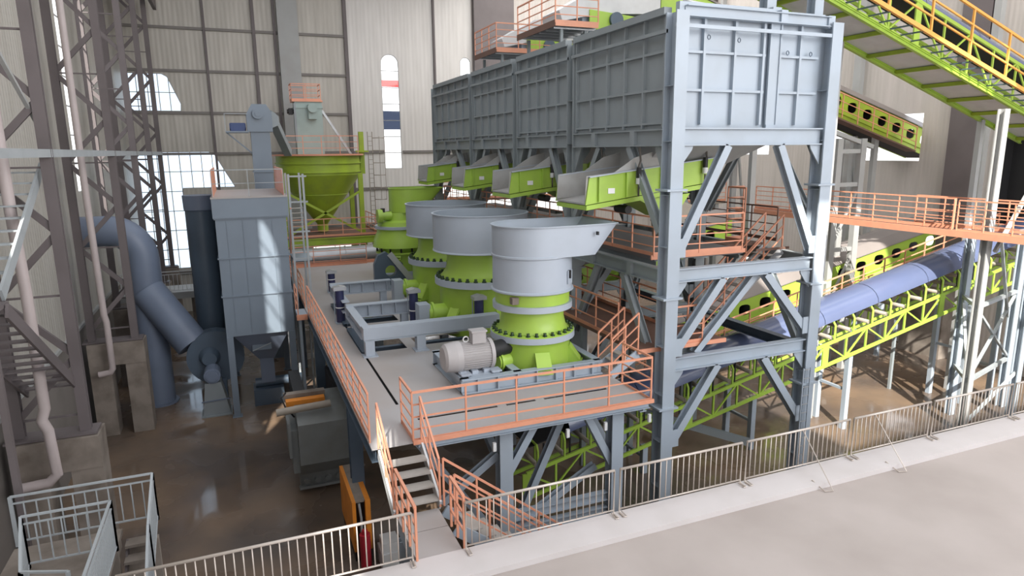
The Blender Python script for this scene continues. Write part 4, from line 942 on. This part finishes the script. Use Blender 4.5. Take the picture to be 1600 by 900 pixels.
# ------------------------------------------------------------------ silo, elevators
SX, SY = 5.15, 45.5
si = thing('green_silo', 'olive green conical silo on braced legs at the back', 'silo', (SX, SY, 0))
R = 2.62
MB().lathe([(R-.05, 11.1), (R, 11.1), (R, 9.9), (R-.05, 9.9)], (SX, SY, 0), 40).build('drum', GREENY, si)
for z in (10.6, 10.05): ring(si, 'band', GREENY, (SX, SY, 0), R+.08, z, z+.07, .12)
MB().lathe([(R, 9.9), (.35, 6.7), (.35, 6.2), (.3, 6.2)], (SX, SY, 0), 40).build('cone', GREENY, si)
MB().lathe([(1.72, 8.63), (1.76, 8.63), (1.76, 8.7), (1.72, 8.7)], (SX, SY, 0), 40).build('cone_band', GREENY, si)
MB().lathe([(R+.25, 11.1), (R+.25, 11.2), (0.01, 11.2)], (SX, SY, 0), 40).build('roof_plate', ORANGE, si)
for sx in (-1, 1):
    for sy in (-1, 1):
        x, y = SX+sx*2.3, SY+sy*1.9; MB().ibeam((x, y, 6.0), (x, y, 10.0), .28, .28, up=(0, 1, 0)).build('leg', GREENY, si); MB().box(x-.2, x+.2, y-.2, y+.2, 0, 5.98).build('lower_leg', GREENY, si)
for a, b in ((-1, 1), (1, -1)):
    MB().bar((SX+a*2.3, SY-1.95, 6.2), (SX+b*2.3, SY-1.95, 8.9), .14).build('cross_brace', GREENY, si)
MB().box(SX-2.6, SX+3.3, SY-2.7, SY+2.4, 6.0, 6.14).build('platform_plate', BROWNP, si)
MB().ibeam((SX-2.6, SY-2.75, 5.85), (SX+3.3, SY-2.75, 5.85), .2, .42).build('platform_beam', GREENY, si)
railing('orange rail round the top of the green silo', [(SX-2.2, SY-1.7, 11.2), (SX-2.2, SY-2.2, 11.2), (SX+2.2, SY-2.2, 11.2), (SX+2.4, SY-1.0, 11.2)], 1.1, 3, 1.1, toe=0)
railing('orange rail of the silo platform between its legs', [(SX-2.5, SY-2.6, 6.14), (SX+3.2, SY-2.6, 6.14), (SX+3.2, SY+2, 6.14)], 1.1, 3, 1.2)
t = thing('caged_ladder', 'thin grey caged ladder beside the green silo', 'ladder', (8.4, 45, 5))
for x in (8.3, 8.6): MB().bar((x, 45, 4.0), (x, 45, 12.6), .05).build('stile', PUFF, t)
for i in range(28): MB().bar((8.3, 45, 4.2+i*.3), (8.6, 45, 4.2+i*.3), .03).build('rung', PUFF, t)
for z in (8.2, 9.0, 9.8, 10.6, 11.4, 12.2): MB().path([(8.6, 45, z), (8.9, 44.5, z), (9.3, 44.6, z), (9.3, 45, z)], .025, 6).build('cage_hoop', PUFF, t)
for x, y in ((8.95, 44.5), (9.3, 44.6)): MB().bar((x, y, 8.2), (x, y, 12.3), .03).build('cage_bar', PUFF, t)
MB().box(7.5, 8.3, 44.9, 45.1, 11.3, 11.4).build('stand_off', GREENY, t)
MB().bar((7.9, 45.2, 9.9), (7.9, 45.2, 12.6), .3).build('side_post', GREENY, t)

el = thing('bucket_elevator', 'blue-grey bucket elevator shaft with drive head beside the silo', 'elevator', (1.4, 38.70, 0))
MB().box(1.0, 1.95, 38.30, 39.10, 0, 12.4).build('shaft', DCG, el)
MB().box(.95, 2.0, 38.25, 39.15, 10.3, 10.36).build('shaft_flange', DCG, el)
MB().prism([(.85, 38.20, 12.4), (2.1, 38.20, 12.4), (2.1, 38.20, 13.4), (1.85, 38.20, 13.8), (1.15, 38.20, 13.8), (.85, 38.20, 13.3)], (0, 1.0, 0)).build('drive_head', DCG, el)
MB().tube((1.4, 38.00, 13.3), (1.4, 38.20, 13.3), .26, 20).tube((1.4, 37.96, 13.3), (1.4, 38.02, 13.3), .14, 16).build('bearing', DCG, el)
MB().box(-.2, .9, 38.10, 39.20, 12.35, 12.43).build('motor_shelf', DCG, el)
MB().bar((-.15, 38.50, 12.35), (1.0, 38.50, 11.3), .07).build('shelf_brace', DCG, el)
MB().box(.05, .75, 38.40, 38.90, 12.43, 12.85).tube((0, 38.65, 12.65), (.8, 38.65, 12.65), .2, 14).build('gear_motor', BLU2, el)
MB().bar((2.1, 38.70, 13.2), (3.1, 42.6, 11.3), .42).build('discharge_chute', GREYD, el)
MB().prism([(2.1, 38.30, 12.6), (2.45, 38.30, 12.75), (2.45, 38.30, 13.2), (2.1, 38.30, 13.5)], (0, .8, 0)).build('outlet', GREYD, el)
for p, q in (((-.2, 38.10, 12.43), (-.2, 38.10, 13.3)), ((-.2, 39.20, 12.43), (-.2, 39.20, 13.3)), ((-.2, 38.10, 13.3), (.9, 38.10, 13.3)), ((-.2, 38.10, 13.3), (-.2, 39.20, 13.3))): MB().bar(p, q, .035).build('shelf_rail', LRAIL, el)

e2 = thing('bucket_elevator', 'pale teal bucket elevator with orange cage standing on the silo roof', 'elevator', (4.8, 46.5, 11))
MB().box(3.95, 5.65, 46, 47.2, 11.2, 14.5).build('shaft', TEALG, e2)
MB().box(3.9, 5.7, 45.95, 47.25, 14.1, 14.2).build('shaft_flange', TEALG, e2)
MB().box(4.75, 5.25, 45.6, 46, 13.4, 14.3).tube((5.0, 45.4, 14.1), (5.0, 45.7, 14.1), .3, 16).build('gear_box', TEALG, e2)
MB().tube((3.5, 46.4, 13.9), (3.95, 46.4, 13.9), .14, 12).box(3.6, 3.85, 46.2, 46.6, 13.7, 14.1).build('side_motor', DARK, e2)
MB().box(3.8, 5.7, 45.9, 47.3, 14.5, 14.6).build('top_plate', ORANGE, e2)
MB().bar((5.7, 46.6, 14.0), (7.6, 46.6, 10.9), .14).build('chute', SILVER, e2)
MB().bar((3.95, 45.95, 12.0), (3.95, 45.95, 14.4), .12).build('corner_pipe', GREYD, e2)
railing('orange cage rail on top of the pale teal elevator', [(3.8, 46.0, 14.6), (5.6, 46.0, 14.6), (5.6, 47.2, 14.6), (3.8, 47.2, 14.6), (3.8, 46.0, 14.6)], 1.0, 3, .9, toe=.1)

# ------------------------------------------------------------------ dust collector
dc = thing('dust_collector', 'blue-grey box dust collector on four legs at the left', 'dust collector', (-.9, 30, 0))
x0, x1, y0, y1 = -.88, 1.9, 30.0, 36.2
MB().box(x0, x1, y0, y1, 3.62, 8.68).build('filter_box', DCG, dc)
MB().box(x0-.08, x1+.10, y0-.1, y1+.1, 8.68, 9.48).build('clean_air_plenum', DCG, dc)
MB().box(x0-.1, x1+.12, y0-.12, y1+.12, 9.48, 9.54).build('roof_plate', DECK, dc)
mb = MB()
for z in (5.38, 7.0): mb.box(x0-.05, x1+.05, y0-.05, y1+.05, z-.03, z+.03)
mb.box(x0-.05, x1+.05, y0-.05, y1+.05, 8.62, 8.70)
mb.build('seam_flange', DCG, dc)
mb = MB()
for x in (x0+.42, x0+1.05, x0+1.6, x0+2.2): mb.box(x-.012, x+.012, y0-.025, y0, 3.62, 8.62)
mb.build('seam_rib', DCG, dc)
for x in (x0+.13, x1-.12):
    for y in (y0+.1, y1-.13): MB().box(x-.13, x+.13, y-.12, y+.12, 0.02, 3.62).box(x-.2, x+.2, y-.2, y+.2, 0, .03).build('leg', DCG, dc)
f = MB(); a = [(x0+.27, y0+.1), (x1-.27, y0+.1), (x1-.27, y1-.1), (x0+.27, y1-.1)]; b = [(.35, 31.2), (1.0, 31.2), (1.0, 31.9), (.35, 31.9)]
f.add([(*p, 3.6) for p in a]+[(*p, 2.15) for p in b], [(j, (j+1) % 4, 4+(j+1) % 4, 4+j) for j in range(4)]); f.build('hopper', DUCT, dc)
MB().box(.38, .97, 31.22, 31.88, 1.0, 2.15).build('rotary_valve', DUCT, dc)
MB().box(.1, .9, 30.55, 30.65, 2.75, 3.15).build('access_door', DCG, dc)
mb = MB().bar((.1, 30.5, 3.15), (.9, 30.5, 3.15), .03).bar((.1, 30.5, 2.75), (.9, 30.5, 3.05), .03).build('door_bar', LRAIL, dc)
MB().tube((.1, 31.5, .95), (2.2, 31.5, .95), .22, 14).build('screw_conveyor', DUCTD, dc)
MB().box(.0, 1.3, 31.0, 32.1, .0, .75).build('valve_stand', DUCTD, dc)
# guard sheets and rails on the collector roof
for x, lb in ((x0-.02, 'orange sheet panel on the left side of the collector roof'), (x1-.02, 'orange sheet panel on the right side of the collector roof')):
    tag(MB().prism([(x, y0+.1, 9.54), (x, y1-.1, 9.54), (x, y1-.1, 10.65), (x, y0+.4, 10.65), (x, y0+.1, 10.4)], (.04, 0, 0)).build('orange_sheet', ORANGE), lb, 'panel', 'orange panels on the collector roof')
railing('thin grey rail across the front of the collector roof', [(x0, y0, 9.54), (x1, y0, 9.54)], 1.1, 2, 1.5, m=LRAIL, toe=0, t=.03)
# access ladder frame between collector and silo
t = thing('access_tower', 'pale steel stair tower on the right side of the dust collector', 'tower', (2.2, 31, 0))
for x, y in ((2.15, 30.6), (2.75, 30.6), (2.15, 32.4), (2.75, 32.4)): MB().bar((x, y, 0), (x, y, 10.4 if x > 2 else 9), .09).build('post', LRAIL, t)
for z in (10.3, 9.2, 7.9, 6.7): MB().bar((2.1, 30.6, z), (2.9, 30.6, z), .07).build('tie', LRAIL, t)
for i in range(9): MB().box(2.2, 2.72, 30.75+i*.19, 30.93+i*.19, 8.9-i*.23, 8.93-i*.23).build('tread', TREAD, t)
MB().bar((2.15, 30.6, 9.0), (2.15, 32.5, 6.7), .06, .2).build('stringer', ORANGE, t)
MB().box(2.12, 2.9, 30.6, 32.5, 6.6, 6.68).build('landing', GREY, t)
gw = thing('gangway', 'small orange-edged gangway joining the deck rail to the collector', 'walkway', (2.0, 28.4, 4.6))
MB().box(1.95, 2.33, 28.2, 29.5, 4.58, 4.68).build('plate', GREY, gw); MB().box(1.9, 2.33, 28.13, 28.2, 4.5, 4.72).build('edge_plate', ORANGE, gw)
for y in (28.25, 29.45): MB().bar((1.97, y, 4.68), (1.97, y, 5.8), .04).build('post', ORANGE, gw)
for z in (5.1, 5.45, 5.8): MB().bar((1.97, 28.25, z), (1.97, 29.45, z), .035).build('rail', ORANGE, gw)
MB().box(2.0, 2.1, 28.4, 28.5, 0, 4.58).build('leg', GREY, gw)

t = thing('collector_stack', 'dark slate cylindrical stack left of the dust collector', 'stack', (-1.58, 33.9, 0))
MB().lathe([(.01, 1.2), (.62, 1.2), (.62, 8.75), (.01, 8.75)], (-1.58, 33.9, 0), 40).build('shell', DUCTD, t)
MB().lathe([(.62, 8.75), (.68, 8.8), (.70, 9.45), (.01, 9.45)], (-1.58, 33.9, 0), 40).build('cap', DUCT, t)
MB().box(-1.8, -1.36, 33.7, 34.1, 0, 1.2).build('stack_base', DUCTD, t)
dp = thing('round_duct', 'large slate blue duct bending up beside the left columns', 'duct', (-4.1, 33.4, 0))
pts = [(-4.05, 33.4, 0), (-4.05, 33.4, 6.3)] + [(-5.25+1.2*cos(a), 33.4, 6.7+1.35*sin(a)) for a in [pi/2*i/8 for i in range(9)]] + [(-6.28, 33.4, 8.05)]
MB().path(pts, .66, 28).build('vertical_pipe', DUCT, dp)
MB().tube((-4.0, 33.2, 5.3), (-2.35, 32.2, 2.9), .72, 28).build('branch_pipe', DUCT, dp)
MB().lathe([(.66, 0), (.8, 0), (.8, .08), (.66, .08)], (-4.05, 33.4, 0), 28).build('base_flange', DUCT, dp)
bl = thing('fan_blower', 'dark centrifugal fan on a tapered grey stand below the stack', 'blower', (-1.6, 31, 0))
pr = [(-1.45+1.2*cos(a), 2.35+1.2*sin(a)) for i, a in enumerate([2*pi*i/30 for i in range(30)])]
MB().prism([(x, 31.6, z) for x, z in pr], (0, .8, 0)).build('scroll_housing', DUCTD, bl)
MB().tube((-1.7, 31.6, 2.4), (-1.7, 31.2, 2.4), .45, 24, .30).build('inlet_cone', DUCTD, bl)
MB().tube((-1.62, 30.45, 1.85), (-1.62, 31.3, 1.85), .34, 24).tube((-1.62, 30.38, 1.85), (-1.62, 30.46, 1.85), .25, 24).build('fan_motor', DUCT, bl)
MB().prism([(-2.12, 30.5, 0), (-1.0, 30.5, 0), (-1.3, 30.5, 1.52), (-1.95, 30.5, 1.52)], (0, .9, 0)).build('stand', GREYD, bl)
MB().box(-2.2, -.95, 30.4, 31.45, 0, .06).build('base_plate', GREYD, bl)
MB().bar((-2.15, 30.48, .7), (-.95, 30.48, .75), .04).build('stand_rail', DUCT, bl)
MB().box(-1.95, -1.1, 31.4, 32.6, .0, 1.35).build('fan_support', DUCTD, bl)

# ------------------------------------------------------------------ loader bucket and orange equipment under the deck
lb = thing('loader_bucket', 'dusty grey loader bucket with brown lift arm beside the deck', 'bucket', (1.2, 22, 0))
MB().prism([(1.2, 22.35, .12), (1.2, 22.0, .15), (1.2, 21.75, .75), (1.2, 21.25, 1.3), (1.2, 21.2, 2.7), (1.2, 21.8, 3.05), (1.2, 23.6, 3.0), (1.2, 23.9, 1.2)], (1.85, 0, 0)).build('shell', BKT, lb)
MB().bar((1.15, 21.93, .2), (3.1, 21.93, .2), .2, .09).build('cutting_edge', BKT, lb)
for x in (1.4, 1.75, 2.1, 2.45, 2.8): MB().tube((x, 21.78, .45), (x, 22.0, .5), .1, 12).build('tooth_boss', BKT, lb)
MB().box(1.0, 1.2, 21.6, 23.4, .9, 2.4).build('side_cheek', BKT, lb)
MB().box(.9, 1.0, 21.5, 22.4, 1.5, 2.7).build('link_arm', BKT, lb)
MB().box(.9, 2.25, 22.6, 22.9, 3.06, 3.3).build('lift_arm', PED, lb); MB().box(.95, 2.2, 22.25, 22.55, 3.0, 3.18).build('arm_panel', AMBER, lb)
MB().tube((.6, 21.55, 3.12), (2.3, 21.55, 3.2), .12, 14).build('cross_tube', PUFF, lb)
MB().box(1.3, 1.7, 23.9, 26.5, .0, 2.9).build('machine_arm', DARK, lb); MB().box(2.7, 3.1, 23.9, 26.5, 0, 2.9).build('machine_arm', DARK, lb)
MB().path([(1.15, 21.8, 2.8), (.9, 21.7, 3.2), (.8, 21.8, 3.5), (.95, 22.0, 3.6)], .03, 6).build('hose', DARK, lb)
oc = thing('orange_cabinet', 'long narrow orange machine cabinet with black open end below the deck', 'cabinet', (2.3, 17.2, 0))
MB().box(2.22, 2.32, 17.2, 19.6, .35, 1.86).build('side_panel', AMBER, oc); MB().box(2.58, 2.72, 17.2, 19.6, .35, 1.86).build('side_panel', AMBER, oc)
MB().box(2.32, 2.58, 17.25, 19.6, 1.80, 1.86).build('top_panel', PED, oc); MB().box(2.32, 2.58, 17.4, 17.45, .35, 1.8).build('end_recess', DARK, oc)
MB().path([(2.42, 17.3, 1.75), (2.46, 17.28, 1.3), (2.44, 17.26, .6), (2.48, 17.2, .2)], .035, 8).build('cable', LRAIL, oc)
MB().box(2.25, 2.7, 17.3, 19.5, 0, .35).build('plinth', DARK, oc)
tag(MB().tube((2.48, 16.95, .0), (2.48, 16.95, 1.0), .15, 14).tube((2.48, 16.95, 1.0), (2.48, 16.95, 1.12), .08, 10).build('red_cylinder', RED), 'red gas cylinder standing on the floor below the stairs', 'cylinder')
tag(MB().box(2.85, 3.4, 16.5, 17.2, 0, .5).box(2.9, 3.35, 16.55, 17.1, .5, .8).build('pale_crate', WHITE), 'pale crate on the floor seen through the fence by the stairs', 'crate')

# ------------------------------------------------------------------ building columns, pedestals, pipes, left stairs
def lattice(label, y, ztop=26, zb=3.9, x_in=-4.33, x_out=-5.85, w=.27, m=COLM, step=1.65, group='lattice columns along the left wall'):
    t = thing('lattice_column', label, 'column', (x_in, y, zb), group)
    for x in (x_in, x_out): MB().ibeam((x, y, zb), (x, y, ztop), w, .22, up=(0, 1, 0), tf=.04).build('chord', m, t)
    z = zb+.5; i = 0
    while z+step < ztop:
        a, b = (x_in, x_out) if i % 2 else (x_out, x_in)
        MB().bar((a, y, z), (b, y, z+step), .10, .17).build('lacing', m, t)
        if i % 2 == 0: MB().bar((x_in, y, z), (x_out, y, z), .07, .05).build('tie', m, t)
        z += step; i += 1
    MB().box(x_out-.3, x_in+.3, y-.35, y+.35, zb, zb+.06).build('base_plate', m, t)
    return t
def pedestal(label, y, top=3.88, x0=-6.0, x1=-3.98, d=.9):
    t = thing('concrete_pedestal', label, 'pedestal', (x0, y, 0), 'stained concrete pedestals under the columns')
    MB().box(x0, x0+.75, y-d/2, y+d/2, 0, top-.9).box(x1-.75, x1, y-d/2, y+d/2, 0, top-.9).build('pier', PED, t)
    MB().box(x0, x1, y-d/2-.02, y+d/2+.02, top-.9, top).build('cap_beam', PED, t)
for y, la, lc in ((20.3, 'nearest', 'nearest lattice column at the left with the downpipe in front'), (30.4, 'second', 'second lattice column, in front of the blue duct'),
              (36.9, 'third', 'third lattice column from the viewer, bluish beside the window'), (43.5, 'fourth', 'fourth lattice column before the large window'), (49.5, 'farthest', 'farthest lattice column against the back wall window')):
    lattice(lc, y, m=COLM if y < 33 else MATS['blue_grey_paint'] if False else COLM)
    pedestal('%s stained concrete pedestal with two piers on the left' % la, y)
tag(MB().box(-4.32, -4.2, 6, 50, 11.25, 11.45).build('tie_beam', LRAIL), 'pale horizontal tie beam linking the left columns', 'beam')
# crane runway bits between far columns
tag(MB().box(-3.9, -3.7, 38, 51, 20.4, 21.2).build('runway_beam', COLM), 'dark runway beam high on the far left columns', 'beam')
tag(MB().path([(-5.05, 19.3, 26), (-5.0, 19.3, 10.0), (-4.95, 19.3, 8.0), (-4.95, 19.3, 5.0), (-5.05, 19.3, 4.7), (-4.95, 19.3, 4.4), (-4.9, 19.3, 3.2), (-5.1, 19.3, 3.0), (-5.75, 19.3, 2.95)], .13, 14).build('downpipe', PIPE),
    'pinkish white downpipe with a jog in front of the nearest left column', 'pipe', 'white downpipes on the left wall')
tag(MB().path([(-5.2, 29.4, 26), (-5.2, 29.4, 10), (-5.15, 29.4, 5.2), (-5.1, 29.4, 4.9), (-5.1, 29.4, 3.0), (-5.2, 29.4, 2.85), (-5.6, 29.4, 2.8)], .12, 14).build('downpipe', PIPE),
    'pinkish white downpipe on the second left column', 'pipe', 'white downpipes on the left wall')
ls = thing('steel_stairs', 'pale steel zigzag stairs by the left wall at the photo edge', 'stairs', (-4.6, 16, 5))
MB().bar((-4.6, 20.9, 11.0), (-4.6, 16.3, 8.5), .06, .28).build('stringer', LRAIL, ls); MB().bar((-5.5, 20.9, 11.0), (-5.5, 16.3, 8.5), .06, .28).build('stringer', LRAIL, ls)
for i in range(10): t_ = (i+.5)/10; MB().box(-5.47, -4.63, 16.3+4.6*t_-.13, 16.3+4.6*t_+.13, 8.5+2.5*t_-.02, 8.5+2.5*t_+.02).build('tread', LRAIL, ls)
MB().bar((-4.45, 15.9, 8.25), (-4.45, 20.6, 5.1), .06, .3).build('stringer', COLM, ls); MB().bar((-5.6, 15.9, 8.25), (-5.6, 20.6, 5.1), .06, .3).build('stringer', COLM, ls)
for i in range(11): t_ = (i+.5)/11; MB().box(-5.57, -4.48, 15.9+4.7*t_-.12, 15.9+4.7*t_+.12, 8.25-3.15*t_-.02, 8.25-3.15*t_+.02).build('tread', COLM, ls)
MB().box(-5.6, -4.5, 14.8, 16.3, 8.3, 8.38).build('landing', COLM, ls)
MB().bar((-4.55, 20.9, 12.1), (-4.55, 18.3, 13.6), .09).build('handrail', COLG, ls)
MB().bar((-4.5, 15.0, 8.3), (-4.5, 15.0, 0.1), .12).build('post', COLM, ls)

# stair cage at the lower left
cg = thing('stair_landing', 'brown landing with blue-grey barred railings at the lower left corner', 'landing', (-4.3, 13, 3.8))
MB().box(-4.6, -2.75, 11.6, 14.6, 3.66, 3.76).build('landing_plate', PED, cg)
MB().box(-4.6, -2.75, 13.9, 14.0, .1, 3.66).build('support_wall', PED, cg)
def bars(label, pts, h=1.05, sp=.13, m=LRAIL, group='barred railings round the lower left stair'):
    P = [Vector(p) for p in pts]; root = thing('barred_railing', label, 'railing', P[0], group)
    for a, b in zip(P, P[1:]):
        for z, w in ((h, .045), (h*.86, .035), (.1, .035)): MB().bar(a+V(0, 0, z), b+V(0, 0, z), w, w*.8).build('rail', m, root)
        n = max(2, int((b-a).length/sp)); b0 = MB().bar((0, 0, .1), (0, 0, h*.86), .022).build('bar', m, None); b0.parent = root; b0.matrix_parent_inverse = root.matrix_world.inverted(); b0.location = a
        for i in range(1, n): put(b0, a.lerp(b, i/n), root)
        for q in (a, b): MB().bar(q, q+V(0, 0, h), .06).build('post', m, root)
bars('blue-grey barred railing across the near side of the lower left landing', [(-4.15, 13.7, 3.78), (-2.72, 13.7, 3.78)], sp=.2)
bars('blue-grey barred railing running to the viewer at the lower left stair', [(-2.72, 13.7, 3.78), (-2.72, 11.1, 3.78)], sp=.085)
bars('blue-grey barred railing on the left side of the lower left stair', [(-4.15, 13.7, 3.78), (-3.95, 12.6, 3.3), (-3.2, 12.3, 3.3)], sp=.11)
bars('barred railing along the far side of the lower left stair', [(-4.55, 14.65, 3.78), (-2.1, 14.65, 3.78)], sp=.2)
bars('sloping barred railing at the right side of the lower left stair', [(-2.1, 14.65, 3.78), (-2.1, 13.4, 3.3), (-2.1, 12.2, 2.5)], sp=.085)
t = thing('concrete_stairs', 'dim stairs descending between the lower left barred railings', 'stairs', (-2.7, 12.2, 2))
for i in range(8): MB().box(-2.68, -2.14, 14.2-i*.28, 14.5-i*.28, 3.5-i*.2, 3.56-i*.2).build('tread', PED, t)
MB().bar((-2.66, 14.5, 3.5), (-2.66, 12.0, 1.7), .04, .2).build('stringer', COLM, t)
MB().box(-2.7, -2.1, 14.4, 14.55, 0, 3.5).build('support_wall', PED, t)
# far walkway behind the left columns
fw = thing('far_walkway', 'distant raised walkway with pale rails left of the stack', 'walkway', (-4, 38.5, 4))
MB().box(-6.2, -2.3, 38.3, 40.5, 3.85, 4.2).build('walkway_slab', COLG, fw)
for x in (-4.2, -2.5): MB().box(x-.15, x+.15, 38.5, 38.8, 0, 3.85).build('leg', PED, fw)
bars('pale barred rail on the distant walkway left of the stack', [(-5.8, 38.4, 4.2), (-2.4, 38.4, 4.2)], h=1.1, sp=.2, m=WHITE, group='distant rails')
